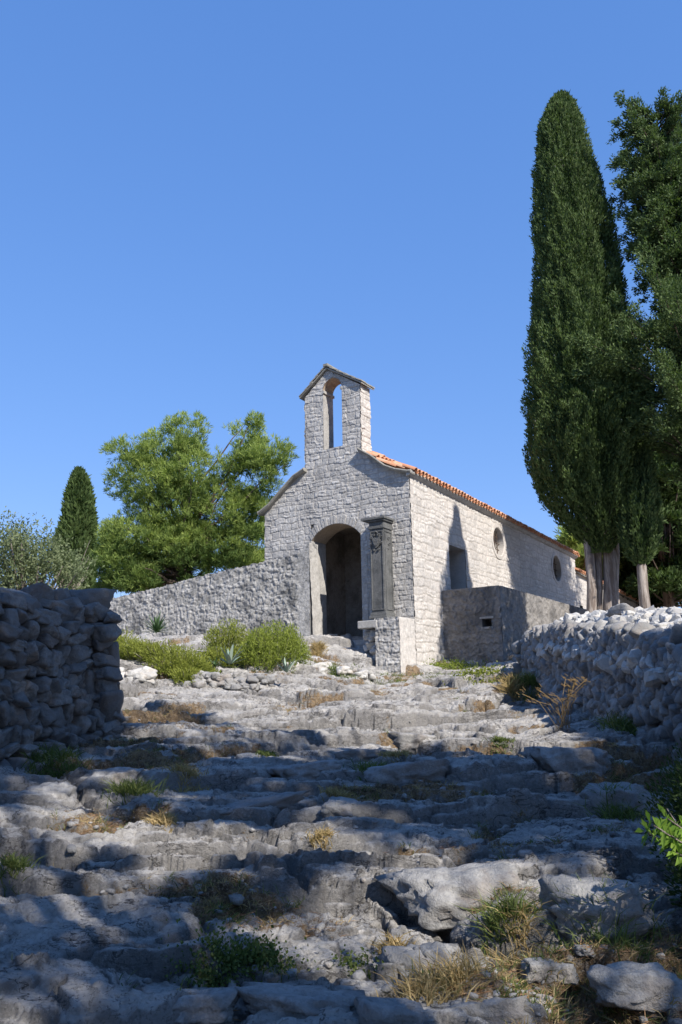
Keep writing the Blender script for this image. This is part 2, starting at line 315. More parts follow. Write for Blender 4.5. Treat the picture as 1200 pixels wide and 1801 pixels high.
def hit(px, py, y0=2.6, y1=40):
    d = ray(px, py); ys = np.exp(np.linspace(math.log(y0), math.log(y1), 500)); p = np.array(d)[None] / d.y * ys[:, None]
    g = ground(p[:, 0], p[:, 1]); b = np.nonzero(p[:, 2] < g)[0]
    if len(b) == 0: return None
    i = b[0]; return Vector(p[i])
def gz(x, y): return float(ground(np.array([x]), np.array([y]))[0])
ydens = np.exp(np.linspace(math.log(2.7), math.log(23.5), 860))
ys = np.concatenate([np.linspace(-60, -3, 16), np.linspace(-2, 2.6, 24), ydens, np.linspace(24, 45, 50), np.linspace(50, 900, 18)])
us = np.concatenate([-np.exp(np.linspace(math.log(30), math.log(0.56), 22)), np.linspace(-.54, .54, 700), np.exp(np.linspace(math.log(0.56), math.log(30), 22))])
YY, UU = np.meshgrid(ys, us, indexing='ij'); XX = UU * np.sqrt(np.maximum(YY, 0) ** 2 + 4)
GZ, SO = ground(XX.ravel(), YY.ravel(), True)
ny, nx = YY.shape; idx = np.arange(ny * nx).reshape(ny, nx)
fq = np.stack([idx[:-1, :-1], idx[:-1, 1:], idx[1:, 1:], idx[1:, :-1]], -1).reshape(-1, 4)
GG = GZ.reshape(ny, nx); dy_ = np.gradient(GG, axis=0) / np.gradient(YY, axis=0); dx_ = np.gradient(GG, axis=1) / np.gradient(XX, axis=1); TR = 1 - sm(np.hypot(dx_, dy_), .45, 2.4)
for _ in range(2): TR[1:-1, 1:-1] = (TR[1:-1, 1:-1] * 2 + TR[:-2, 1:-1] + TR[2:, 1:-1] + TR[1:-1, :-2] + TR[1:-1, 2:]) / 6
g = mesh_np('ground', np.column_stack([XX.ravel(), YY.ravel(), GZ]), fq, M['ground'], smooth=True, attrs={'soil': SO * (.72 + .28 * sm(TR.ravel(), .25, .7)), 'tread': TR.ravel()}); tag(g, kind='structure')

# ------------------------------------------------------------------ stones
bm = bmesh.new(); bmesh.ops.create_icosphere(bm, subdivisions=3, radius=1); ICO = np.array([v.co[:] for v in bm.verts]); ICF = np.array([[v.index for v in f.verts] for f in bm.faces]); bm.free()
bm = bmesh.new(); bmesh.ops.create_icosphere(bm, subdivisions=4, radius=1); ICO4 = np.array([v.co[:] for v in bm.verts]); ICF4 = np.array([[v.index for v in f.verts] for f in bm.faces]); bm.free()
bm = bmesh.new(); bmesh.ops.create_icosphere(bm, subdivisions=2, radius=1); ICO2 = np.array([v.co[:] for v in bm.verts]); ICF2 = np.array([[v.index for v in f.verts] for f in bm.faces]); bm.free()
def rotm(rng, tilt=math.pi, spin=None):
    a = rng.uniform(-tilt, tilt); b = rng.uniform(-tilt, tilt); c = rng.uniform(-math.pi, math.pi) if spin is None else spin
    return np.array(Matrix.Rotation(c, 3, 'Z') @ Matrix.Rotation(b, 3, 'Y') @ Matrix.Rotation(a, 3, 'X'))
def stone(rng, size, boxy=True, lvl=3, npl=10, pw=50, noise=0.085):
    D = {2: ICO2, 3: ICO, 4: ICO4}[lvl]
    n = rng.normal(size=(npl, 3)); n /= np.linalg.norm(n, axis=1)[:, None]; h = rng.uniform(0.62, 1.05, npl)
    if boxy:
        b = np.array([(1, 0, 0), (-1, 0, 0), (0, 1, 0), (0, -1, 0), (0, 0, 1), (0, 0, -1)], float) + rng.normal(size=(6, 3)) * 0.16
        b /= np.linalg.norm(b, axis=1)[:, None]; n = np.vstack([n, b]); h = np.concatenate([h, rng.uniform(0.62, 0.80, 6)]) / .9
    c = np.maximum(D @ n.T, 0) / h[None]; r = 1 / (np.sum(c ** pw, axis=1) ** (1 / pw) + 1e-6)
    v = D * r[:, None]; o = rng.uniform(0, 50)
    v = v + D * (noise * pn3(v * 2.3 + o) + noise * 0.55 * pn3(v * 5.5 + o) + (noise * 0.3 * pn3(v * 12 + o) if lvl > 2 else 0))[:, None]
    return v * np.array(size)[None]
class Stones:
    def __init__(s): s.v = []; s.f = []; s.t = []; s.n = 0
    def add(s, v, lvl, tone):
        s.v.append(v); s.f.append({2: ICF2, 3: ICF, 4: ICF4}[lvl] + s.n); s.t.append(np.full(len(v), tone)); s.n += len(v)
    def build(s, name, mat, parent=None, smooth=True):
        return mesh_np(name, np.vstack(s.v), np.vstack(s.f), mat, parent, smooth, {'tone': np.concatenate(s.t)})

def dry_wall(th, p0, p1, z0f, z1f, side, w, h, dep, seed, mat, tilt=0.25, flare=0.0, lean=0.12, thick=0.7, lvl=3, end=True, top=True, scatter=0):
    """stones laid in rough courses on the face of a wall from p0 to p1; side=+1: face to the left of travel"""
    rng = np.random.RandomState(seed); p0 = Vector(p0); p1 = Vector(p1); d = (p1 - p0); Ln = d.length; d.normalize(); nrm = Vector((-d.y, d.x)) * side
    S = Stones(); ang = math.atan2(d.y, d.x)
    def course(q, L, dirv, nv, zt_of):
        z = 0; row = 0
        while z < 3.2:
            hh = h * rng.uniform(0.7, 1.35); s_ = -rng.uniform(0, w)
            while s_ < L:
                ww = w * rng.uniform(0.55, 1.6); hs = hh * rng.uniform(0.8, 1.25); c = s_ + ww / 2; s_ += ww * 0.97
                if c < -0.1 or c > L + 0.1: continue
                P = q + dirv * c; zb = z0f(P) - 0.1; zt = zt_of(P); zz = zb + z + hh / 2 + rng.uniform(-.04, .04)
                if zz + hh * 0.3 > zt: continue
                fr = (zz - zb) / max(zt - zb, 0.3)
                off = -dep * 0.62 - lean * (zz - zb) + flare * max(0, 0.35 - fr) + rng.uniform(-.05, .05)
                m = rotm(rng, tilt, 0); v = stone(rng, (ww * 0.60, dep * rng.uniform(0.8, 1.15), hs * 0.62), True, lvl) @ m.T
                a2 = math.atan2(dirv.y, dirv.x); c_, s2 = math.cos(a2), math.sin(a2); v = np.column_stack([v[:, 0] * c_ - v[:, 1] * s2, v[:, 0] * s2 + v[:, 1] * c_, v[:, 2]])
                v += np.array([P.x + nv.x * off, P.y + nv.y * off, zz]); S.add(v, lvl, rng.uniform())
            z += hh * 0.93; row += 1
    if not scatter: course(p0, Ln, d, nrm, z1f)
    for i in range(scatter):
        c = rng.uniform(0, Ln); P = p0 + d * c; zb = z0f(P) - .05; zt = z1f(P); zz = rng.uniform(zb, zt - .02); s_ = rng.uniform(.75, 1.35) * (1.35 if rng.uniform() < .1 else 1)
        off = -dep * .85 - lean * (zz - zb) + rng.uniform(-.05, .05); m = rotm(rng, tilt, 0); v = stone(rng, (w * .5 * s_ * rng.uniform(.7, 1.2), dep, h * .5 * s_ * rng.uniform(.7, 1.3)), True, lvl) @ m.T
        v = np.column_stack([v[:, 0] * math.cos(ang) - v[:, 1] * math.sin(ang), v[:, 0] * math.sin(ang) + v[:, 1] * math.cos(ang), v[:, 2]]) + np.array([P.x + nrm.x * off, P.y + nrm.y * off, zz]); S.add(v, lvl, rng.uniform())
    if end: course(p1, thick, -nrm, d, z1f)
    if top:
        c = 0
        while c < Ln:
            for k in range(3):
                P = p0 + d * (c + rng.uniform(-.1, .1)) - nrm * (0.15 + k * thick / 3.2 + rng.uniform(-.08, .08)); s_ = rng.uniform(.7, 1.3)
                v = stone(rng, (w * .6 * s_, dep * .9 * s_, h * .55 * s_), True, lvl) @ rotm(rng, .35).T
                zb = z0f(P - nrm * 0); v += np.array([P.x - nrm.x * lean * (z1f(P) - zb), P.y - nrm.y * lean * (z1f(P) - zb), z1f(P) - 0.08 + rng.uniform(-.06, .05)]); S.add(v, lvl, rng.uniform())
            c += w * 0.9
    S.build('stones', mat, th)
    # rubble core
    mb = MB(); n = 14; vs = []; fs = []
    for i in range(n + 1):
        P = p0 + d * (Ln * i / n - (0.14 if i == n else 0)); zb = z0f(P) - 0.5; zt = z1f(P) - 0.16
        for off, z in ((-0.16, zb), (-0.16 - lean * (zt - zb), zt), (-thick - .2, zt), (-thick - .2, zb)): Q = P + nrm * off; vs.append((Q.x, Q.y, z))
    for i in range(n):
        for k in range(4): fs.append((i * 4 + k, i * 4 + (k + 1) % 4, (i + 1) * 4 + (k + 1) % 4, (i + 1) * 4 + k))
    fs += [(0, 1, 2, 3), (n * 4 + 3, n * 4 + 2, n * 4 + 1, n * 4)]; mb.add(vs, fs).build('core', M['core'], th)
    return nrm

# left wall of big stones
lw0 = Vector((-4.7, 7.2)); lw1 = Vector((-3.14, 11.5))
th = thing('dry_stone_wall', 'shaded dry stone wall of big grey boulders at the left edge beside the rocky path', 'stone wall')
def lz0(P): return float(hbase(P.x, P.y)) - 0.12
def lz1(P): return 1.28 + 0.035 * (P.y - 9.5)
lwn = dry_wall(th, lw0, lw1, lz0, lz1, -1, 0.21, 0.18, 0.24, 21, M['dryshade'], 0.36, lean=0.06, thick=1.1, lvl=4, flare=.5)
rng = np.random.RandomState(5)
def boulder(name, pos, size, mat, seed, parent=None, tilt=.3, lvl=4, noise=.09, npl=9, spin=None):
    r_ = np.random.RandomState(seed); v = stone(r_, (1, 1, 1), True, lvl, npl, 30, noise)
    if noise > .1: pt = pn3(v * 3.2, seed) + .4 * pn3(v * 7, seed); v = v * (1 - .16 * sm(pt, .18, .42) - .10 * sm(-np.abs(pn3(v * 1.7, seed + 3)), -.035, 0))[:, None]
    v = (v * np.array(size)) @ rotm(r_, tilt, spin).T
    o = mesh_np(name, v, {3: ICF, 4: ICF4}[lvl], mat, parent, True, {'tone': np.full(len(v), r_.uniform(.2, .8))}); o.location = pos; return o
for k, (px, py, Y, sz, sd_) in enumerate([(148, 1062, 11.35, (.34, .3, .22), 3), (95, 1058, 11.0, (.2, .22, .17), 9), (60, 1052, 10.6, (.2, .25, .17), 4), (20, 1058, 10.2, (.24, .25, .2), 5), (170, 1130, 11.4, (.17, .2, .14), 6),
        (186, 1160, 11.5, (.17, .2, .27), 11), (150, 1212, 11.3, (.34, .25, .30), 12), (185, 1243, 11.4, (.23, .2, .28), 13), (100, 1205, 11.1, (.25, .2, .36), 15)]):
    p = at_y(px, py, Y); boulder('boulder', p, sz, M['dryshade'], sd_, th, .2, spin=math.atan2(4.3, 1.7))

# right wall: upright grey stones below, pale loose rubble on top
th = thing('dry_stone_wall', 'long grey dry stone wall with pale rubble along its top at the right of the path', 'stone wall')
rw0 = Vector((3.55, 7.6)); rw1 = Vector((3.77, 18.4))
def rz0(P): return float(hbase(P.x, P.y)) - 0.1
def rtop(P):
    return float(np.interp(P.y, [7, 9, 11, 13, 14.5, 16, 17.2, 18.5], [0.45, .62, .85, 1.08, 1.22, 1.33, 1.36, 1.25]))
rwn = dry_wall(th, rw0, rw1, rz0, rtop, 1, 0.13, 0.23, 0.17, 33, M['dry'], 0.6, lean=0.14, thick=0.9, lvl=3, top=False, scatter=1200)
S = Stones(); rng = np.random.RandomState(77)
for i in range(1700):
    y = rng.uniform(7.8, 18.9); q = rng.uniform(0, 1) ** .8; P = Vector((3.57 + .02 * (y - 7.6), y)); zt = rtop(P)
    x = P.x + 0.08 + q * 1.35 ; z = zt - 0.50 + 0.62 * math.sin(min(q * 1.5, 1) * 1.57) + rng.uniform(-.07, .06)
    if y > 18.0: z -= (y - 18.0) * .6
    s_ = rng.uniform(.045, .13) * (1.3 if rng.uniform() < .12 else 1)
    v = stone(rng, (s_ * rng.uniform(.7, 1.5), s_ * rng.uniform(.7, 1.3), s_ * rng.uniform(.5, .95)), True, 2, 7, 18, .05) @ rotm(rng, .9).T; S.add(v + np.array([x, y, z]), 2, rng.uniform())
S.build('rubble_top', M['rubble'], th, False)
mb = MB(); vs = []; fs = []
for i in range(15):
    y = 7.6 + i * 10.4 / 14; P = Vector((3.57 + .02 * (y - 7.6), y)); zt = rtop(P)
    for dx, dz in ((.20, -1.5), (.20, -.50), (.62, -.10), (1.4, 0.0), (1.9, -1.2)): vs.append((P.x + dx, y, zt + dz))
for i in range(14):
    for k in range(4): fs.append((i * 5 + k, i * 5 + k + 1, i * 5 + k + 6, i * 5 + k + 5))
fs += [(0, 1, 2, 3, 4), (70, 71, 72, 73, 74)]; mb.add(vs, fs).build('rubble_core', M['dry'], th)
boulder('capstone', at_y(1098, 1078, 13.2), (.26, .2, .12), M['dry'], 8, th, .3); boulder('capstone', at_y(1170, 1108, 11), (.28, .2, .1), M['rubble'], 18, th, .2)

# ------------------------------------------------------------------ the chapel
TH = R(-32.35)
C0 = at_y(720, 838, 22.0); CX, CY = C0.x, C0.y
rv = Vector((math.cos(TH), math.sin(TH), 0)); uv = Vector((-math.sin(TH), math.cos(TH), 0))
CO = Vector((CX, CY, 0))
def FR(px, py, s=0.0):                       # facade-parallel plane at local s: returns (r, z)
    d = ray(px, py); k = ((CO + uv * s).dot(uv)) / d.dot(uv); p = d * k - CO; return p.dot(rv), p.z
def SD(px, py, r=0.0):                       # side-wall-parallel plane at local r: returns (s, z)
    d = ray(px, py); k = ((CO + rv * r).dot(rv)) / d.dot(rv); p = d * k - CO; return p.dot(uv), p.z
ch = thing('stone_chapel', 'small old stone chapel with a bell gable and orange tiled roof above the path', 'chapel', (CX, CY, 0), TH)

def inpoly(x, y, poly):
    ins = np.zeros(x.shape, bool); n = len(poly)
    for i in range(n):
        x0, y0 = poly[i]; x1, y1 = poly[(i + 1) % n]; 
        if y0 == y1: continue
        c = ((y0 > y) != (y1 > y)) & (x < (x1 - x0) * (y - y0) / (y1 - y0) + x0); ins ^= c
    return ins
def blocks(U, Z, seed, ch_=(.15, .27), bw=(.17, .42), wp=0.03):
    rg = np.random.RandomState(seed); U = U + wp * fbm(U * 1.8, Z * 1.8, 3, seed % 50) + 0.25 * wp * fbm(U * 9, Z * 9, 2, seed % 50 + 3); Z = Z + wp * fbm(U * 1.3, Z * 2.2, 3, seed % 50 + 9) + .25 * wp * fbm(U * 9, Z * 9, 2, seed % 50 + 4)
    zb = [Z.min() - .5]
    while zb[-1] < Z.max() + .5: zb.append(zb[-1] + rg.uniform(*ch_))
    zb = np.array(zb); ci = np.clip(np.searchsorted(zb, Z) - 1, 0, len(zb) - 2); dz = np.minimum(Z - zb[ci], zb[ci + 1] - Z)
    du = np.zeros_like(U); rd = np.zeros_like(U); dsub = np.full(U.shape, 9.0)
    for c in range(len(zb) - 1):
        m = ci == c
        if not m.any(): continue
        ub = [U.min() - 1]
        while ub[-1] < U.max() + 1: ub.append(ub[-1] + rg.uniform(*bw))
        ub = np.array(ub); ui = np.searchsorted(ub, U[m]) - 1; du[m] = np.minimum(U[m] - ub[ui], ub[ui + 1] - U[m])
        rr = hsh(ui + 1.0, np.full(ui.shape, c + seed * 1.0)); rd[m] = rr
        # some blocks are split in two thin ones
        mid = zb[c] + (zb[c + 1] - zb[c]) * (0.35 + 0.3 * hsh(ui + 5.0, np.full(ui.shape, c * 1.0))); sp = rr > 0.72
        zz = Z[m]; ds = np.where(sp, np.abs(zz - mid), 9.0); dsub[m] = ds; rd[m] = np.where(sp & (zz > mid), np.mod(rr * 7.3, 1), rr)
    return np.minimum(np.minimum(du, dz), dsub), rd
def masonry(name, kind, u0, u1, z0, z1, res, mask, prof, mat, parent, off=0.0):
    """kind 'front': plane s=off facing -s; 'side': plane r=off facing +r; 'left': plane r=off facing -r; 'back'"""
    nu = int((u1 - u0) / res) + 1; nz = int((z1 - z0) / res) + 1; u = np.linspace(u0, u1, nu); z = np.linspace(z0, z1, nz); U, Z = np.meshgrid(u, z)
    d, tone, mort = prof(U, Z); d = d + off * 0
    uc = (U[:-1, :-1] + U[1:, 1:]) / 2; zc = (Z[:-1, :-1] + Z[1:, 1:]) / 2; keep = mask(uc, zc)
    if kind == 'front': P = np.stack([U, off - d, Z], -1)
    elif kind == 'side': P = np.stack([off + d, U, Z], -1)
    elif kind == 'left': P = np.stack([off - d, U, Z], -1)
    idx = np.arange(nu * nz).reshape(nz, nu); q = np.stack([idx[:-1, :-1], idx[:-1, 1:], idx[1:, 1:], idx[1:, :-1]], -1)
    if kind == 'left': q = q[..., ::-1]
    f = q[keep]; used = np.unique(f); mp = np.full(nu * nz, -1); mp[used] = np.arange(len(used))
    return mesh_np(name, P.reshape(-1, 3)[used], mp[f], mat, parent, True, {'tone': tone.ravel()[used], 'mortar': mort.ravel()[used]})
def prof_rubble(seed, amp=0.022, ch_=(.15, .27), bw=(.17, .42), rough=0.02, wp=.05, var=.03):
    def f(U, Z):
        e, rd = blocks(U, Z, seed, ch_, bw, wp)
        d = amp * sm(e, 0.0, 0.03) + (rd - .5) * var + rough * fbm(U * 7, Z * 7, 4, seed % 40, .6); return d, rd, 1 - sm(e, 0.006, 0.018)
    return f

# -- traced outlines (facade plane)
VR = [FR(*p) for p in ((634, 793), (655, 804), (680, 822), (700, 829), (721, 832))]
VL = [FR(*p) for p in ((540, 828), (521, 841), (497, 868), (478, 891), (463, 903))]
Wf = -FR(466, 940)[0]; zE = VR[-1][1]; zEl = VL[-1][1]
bl = FR(537, 760)[0]; br_ = FR(634.5, 735)[0]; bzl = FR(536, 700)[1]; bzr = FR(634, 676)[1]; bza = FR(577, 650); bzc = (bzl + bzr) / 2
hole_b = [FR(571, 790), FR(604, 786)]; hl = FR(569, 740)[0]; hr = FR(602, 740)[0]; hap = FR(584, 665)[1]; hsp = hap - (hr - hl) / 2; hbot = (hole_b[0][1] + hole_b[1][1]) / 2
dl = FR(549, 1000)[0]; dr = FR(636, 1000)[0]; dap = FR(600, 920)[1]; dsl = FR(549, 955)[1]; dsr = FR(634, 935)[1]; dsp = (dsl + dsr) / 2; dz0 = FR(600, 1128)[1]
PH = 0.32                                     # pilaster plane
print('facade W %.2f zE %.2f zEl %.2f belfry %.2f..%.2f top %.2f hole %.2f..%.2f z %.2f..%.2f door %.2f..%.2f z %.2f sp %.2f ap %.2f' % (Wf, zE, zEl, bl, br_, bza[1], hl, hr, hbot, hap, dl, dr, dz0, dsp, dap))
def door_arch(u): 
    c = (dl + dr) / 2; hw = (dr - dl) / 2; rise = dap - dsp; Rr = (hw * hw + rise * rise) / (2 * rise); return dap - Rr + np.sqrt(np.maximum(Rr * Rr - (u - c) ** 2, 0))
outline = [(0, -0.6), (0, zE)] + [(r, z) for r, z in VR[::-1][1:]] + [(br_, VR[0][1]), (br_, bzc), (bza[0], bza[1]), (bl, bzc), (bl, VL[0][1])] + [(r, z) for r, z in VL[1:-1]] + [(-Wf, zEl), (-Wf, -0.6)]
hc = (hl + hr) / 2; hw_ = (hr - hl) / 2
pu = FR(550, 927)
def fmask(u, z):
    m = inpoly(u, z, outline)
    m &= ~((u > dl) & (u < dr) & (z > dz0) & (z < door_arch(u)))
    hh = (u > hl) & (u < hr) & (z > hbot) & (z < np.where(z > hsp, hsp + np.sqrt(np.maximum(hw_ ** 2 - (u - hc) ** 2, 0)), 99)); m &= ~hh
    m &= ~((np.abs(u - pu[0]) < .055) & (np.abs(z - pu[1]) < .075)); return m
masonry('facade', 'front', -Wf, 0, -0.6, bza[1] + .05, 0.016, fmask, prof_rubble(11, .012, (.11, .24), (.13, .40), .008, .05, .018), M['facade'], ch)
TB = 0.55                                     # belfry thickness
mb = MB().box(pu[0] - .07, pu[0] + .07, .03, .3, pu[1] - .1, pu[1] + .1); mb.build('putlog_hole', M['core'], ch)
# -- openings: reveals
def strip(pts, s0, s1, name, mat, parent=ch, th_=0.1, inward=None):
    """lining of an opening along (r,z) points from depth s0 to s1"""
    mb = MB(); n = len(pts); N = max(2, int((s1 - s0) / .12) + 1); vs = []; fs = []
    for i in range(n):
        for j in range(N): vs.append((pts[i][0], s0 + (s1 - s0) * j / (N - 1), pts[i][1]))
    for i in range(n - 1):
        for j in range(N - 1): a = i * N + j; fs.append((a, a + 1, a + N + 1, a + N))
    return mb.add(vs, fs).build(name, mat, parent)
arc = [(u, float(door_arch(np.array(u)))) for u in np.linspace(dl, dr, 22)]
strip(arc, -.012, .75, 'arch_soffit', M['brick']); 
mb = MB(); mb.box(dl - .2, dl, -.012, .75, dz0 - .3, arc[0][1]); mb.box(dr, dr + .2, -.012, .75, dz0 - .3, arc[-1][1]); mb.build('door_jamb', M['dress'], ch, bevel=.012)
mb = MB()                                      # voussoirs round the arch
for i in range(17):
    a0 = i / 17; a1 = (i + .9) / 17
    def pt(t, k):
        u = dl + (dr - dl) * t; z = float(door_arch(np.array(u))); c = (dl + dr) / 2; v = Vector((u - c, z - (dap - 1.6))).normalized(); return (u + v.x * k, z + v.y * k)
    A, B, C_, D_ = pt(a0, .002), pt(a1, .002), pt(a1, .2 + .04 * (i % 2)), pt(a0, .2 + .04 * (i % 3)); o_ = .018 + .008 * (i % 3)
    vs = [(p[0], -o_, p[1]) for p in (A, B, C_, D_)] + [(p[0], .1, p[1]) for p in (A, B, C_, D_)]
    mb.add(vs, [(0, 1, 2, 3), (4, 7, 6, 5), (0, 4, 5, 1), (1, 5, 6, 2), (2, 6, 7, 3), (3, 7, 4, 0)])
mb.build('door_arch', M['facade'], ch, bevel=.01)
hp = [(hl, hbot), (hl, hsp)] + [(hc - hw_ * math.cos(a), hsp + hw_ * math.sin(a)) for a in np.linspace(0, math.pi, 16)][1:-1] + [(hr, hsp), (hr, hbot), (hl, hbot)]
strip(hp[:2], 0, TB, 'bell_opening_jamb', M['facade']); strip(hp[-3:-1], 0, TB, 'bell_opening_jamb', M['facade']); strip(hp[1:-2], 0, TB, 'bell_opening_arch', M['brick'])
MB().box(hl - .02, hr + .02, .03, TB, hbot - .12, hbot + .03).build('bell_opening_sill', M['slab'], ch)
mb = MB()                                      # imposts
for q in ((hl - .01, hl + .05), (hr - .05, hr + .01)): MB().box(q[0], q[1], -.02, TB + .02, hsp - .09, hsp).build('impost', M['dress'], ch, bevel=.01)
MB().box(hc - .05, hc + .05, -.035, .1, hap + .01, hap + .16).build('keystone', M['dress'], ch, bevel=.01)
masonry('bell_gable_side', 'side', 0, TB, VR[0][1] - .9, bzc + .02, .016, lambda u, z: u > -9, prof_rubble(17, .018, (.16, .28), (.25, .5), .014, .03), M['side'], ch, br_)
masonry('bell_gable_side', 'left', 0, TB, VL[0][1] - .6, bzc + .02, .03, lambda u, z: u > -9, prof_rubble(19), M['facade'], ch, bl)
# back of the bell gable: frame of plain walls round the opening
mb = MB()
bp = [(bl, VL[0][1] - .8), (hl, VL[0][1] - .8), (hl, hsp), (bl, bzc)]
def prism(mb, pts, s0, s1):
    n = len(pts); vs = [(p[0], s0, p[1]) for p in pts] + [(p[0], s1, p[1]) for p in pts]
    mb.add(vs, [tuple(range(n)), tuple(range(n, 2 * n))[::-1]] + [(i, (i + 1) % n + 0, (i + 1) % n + n, i + n) for i in range(n)])
i_ = .012
prism(mb, [(bl + i_, bzl - 4), (hl - i_, bzl - 4), (hl - i_, hsp), (bl + i_, bzc)], .03, TB); prism(mb, [(hr + i_, bzl - 4), (br_ - i_, bzl - 4), (br_ - i_, bzc), (hr + i_, hsp)], .03, TB)
prism(mb, [(hl - i_ + .001, bzl - 4), (hr + i_ - .001, bzl - 4), (hr + i_ - .001, hbot - .05), (hl - i_ + .001, hbot - .05)], .031, TB - .001)
ap = [(hc - (hw_ + i_) * math.cos(a), hsp + (hw_ + i_) * math.sin(a)) for a in np.linspace(0, math.pi, 14)]
for k in range(13):
    a, b = ap[k], ap[k + 1]; f_ = lambda r: np.interp(r, [bl, bza[0], br_], [bzc, bza[1], bzc]) - .02; ra = bl + i_ + (br_ - bl - 2 * i_) * k / 13; rb = bl + i_ + (br_ - bl - 2 * i_) * (k + 1) / 13
    prism(mb, [a, b, (rb, f_(rb)), (ra, f_(ra))], .032, TB - .002)
mb.build('bell_gable_core', M['facade'], ch)
# little slab roof of the bell gable
mb = MB(); rg = random.Random(3)
for side in (-1, 1):
    x_e = (bl - .14) if side < 0 else (br_ + .12); x_a = bza[0]; za = bza[1] + .03; ze = bzc + .03 - .02
    for row in range(5):
        t0 = row / 5 - .0; t1 = min(1, t0 + .30)
        for k in range(3):
            s0 = -.13 + k * (TB + .24) / 3; s1 = s0 + (TB + .24) / 3 - .012; j = rg.uniform(-.012, .012); j2 = rg.uniform(-.03, .03)
            def pp(t, s, up): x = x_e + (x_a - x_e) * t; z = ze + (za - ze) * t; return (x + (side * j2 if row == 0 else 0), s, z + up + j)
            up = .012 * row + .0; tk = .042
            vs = [pp(t0, s0, up + .02), pp(t1, s0, up - .005), pp(t1, s1, up - .005), pp(t0, s1, up + .02)]; vs += [(a, b, c + tk) for a, b, c in vs]
            mb.add(vs, [(0, 3, 2, 1), (4, 5, 6, 7), (0, 1, 5, 4), (1, 2, 6, 5), (2, 3, 7, 6), (3, 0, 4, 7)])
    vs = [(x_e, -.10, ze - .03), (x_a, -.10, za - .03), (x_a, TB + .08, za - .03), (x_e, TB + .08, ze - .03)]; vs += [(a, b, c + .05) for a, b, c in vs]
    mb.add(vs, [(0, 3, 2, 1), (4, 5, 6, 7), (0, 1, 5, 4), (1, 2, 6, 5), (2, 3, 7, 6), (3, 0, 4, 7)])
mb.box(bza[0] - .09, bza[0] + .07, -.14, TB + .1, bza[1] + .07, bza[1] + .15); mb.build('bell_gable_roof', M['slab'], ch, bevel=.006)

# -- verge cornices
def sweep(pts, s0, s1, t0, t1, name, mat):
    mb = MB(); vs = []; n = len(pts)
    for r, z in pts: vs += [(r, s0 + .05, z - t0), (r, s0, z + t1 * .4), (r, s0 + .01, z + t1), (r, s1, z + t1), (r, s1, z - t0)]
    fs = []
    for i in range(n - 1):
        for k in range(5): fs.append((i * 5 + k, i * 5 + (k + 1) % 5, (i + 1) * 5 + (k + 1) % 5, (i + 1) * 5 + k))
    fs += [(0, 1, 2, 3, 4), tuple((n - 1) * 5 + k for k in (4, 3, 2, 1, 0))]
    return mb.add(vs, fs).build(name, mat, ch, bevel=.008)
sweep([(VR[0][0] + .005, VR[0][1])] + VR[1:] + [(.13, zE - .01)], -.20, .1, .03, .06, 'verge_cornice', M['slab'])
sweep([(VL[0][0], VL[0][1])] + VL[1:] + [(-Wf - .14, zEl - .03)], -.20, .1, .03, .06, 'verge_cornice', M['slab'])

# -- side wall with its openings
Ls = SD(1012, 1000)[0]; 
ww = [SD(790, 960), SD(818, 975), SD(792, 1036)]; ws0, ws1 = SD(790, 990)[0], SD(819, 990)[0]; wz1 = SD(792, 958)[1]; wz0 = SD(792, 1036)[1]
O1 = SD(876, 953); O2 = SD(979, 1000); o1h = abs(SD(876, 929)[1] - SD(876, 977)[1]) / 2; o1w = abs(SD(866, 953)[0] - SD(887, 953)[0]) / 2
o2h = abs(SD(979, 980)[1] - SD(979, 1019)[1]) / 2; o2w = abs(SD(970, 1000)[0] - SD(988, 1000)[0]) / 2
print('side L %.2f win s %.2f..%.2f z %.2f..%.2f  O1 %s %.2f %.2f O2 %s %.2f %.2f eave far %.2f' % (Ls, ws0, ws1, wz0, wz1, O1, o1w, o1h, O2, o2w, o2h, SD(1008, 975)[1]))
OR = [(O1[0], O1[1], (o1w + o1h) / 2 * .92), (O2[0], O2[1], (o2w + o2h) / 2 * .92)]
zE2 = SD(1008, 978)[1]                          # the eaves line
def eave(s): return zE + (zE2 - zE) * s / Ls
def smask(u, z):
    m = z < eave(u) - .02; m &= ~((u > ws0) & (u < ws1) & (z > wz0) & (z < wz1))
    for a, b, r_ in OR: m &= ~(np.hypot(u - a, z - b) < r_)
    return m
masonry('side_wall', 'side', 0, Ls, -0.4, zE + .05, 0.024, smask, prof_rubble(29, .017, (.16, .30), (.22, .6), .009, .05, .014), M['side'], ch)
mb = MB(); D = .54
mb.box(-D, -.01, ws0 - .1, ws0, wz0, wz1); mb.box(-D, -.01, ws1, ws1 + .1, wz0, wz1); mb.box(-D, -.01, ws0 - .1, ws1 + .1, wz0 - .1, wz0); mb.box(-D, -.01, ws0 - .1, ws1 + .1, wz1, wz1 + .1)
wnd = mb.build('side_window', M['side'], ch); MB().box(-D - .03, -D, ws0, ws1, wz0, wz1).build('pane', M['glass'], wnd)
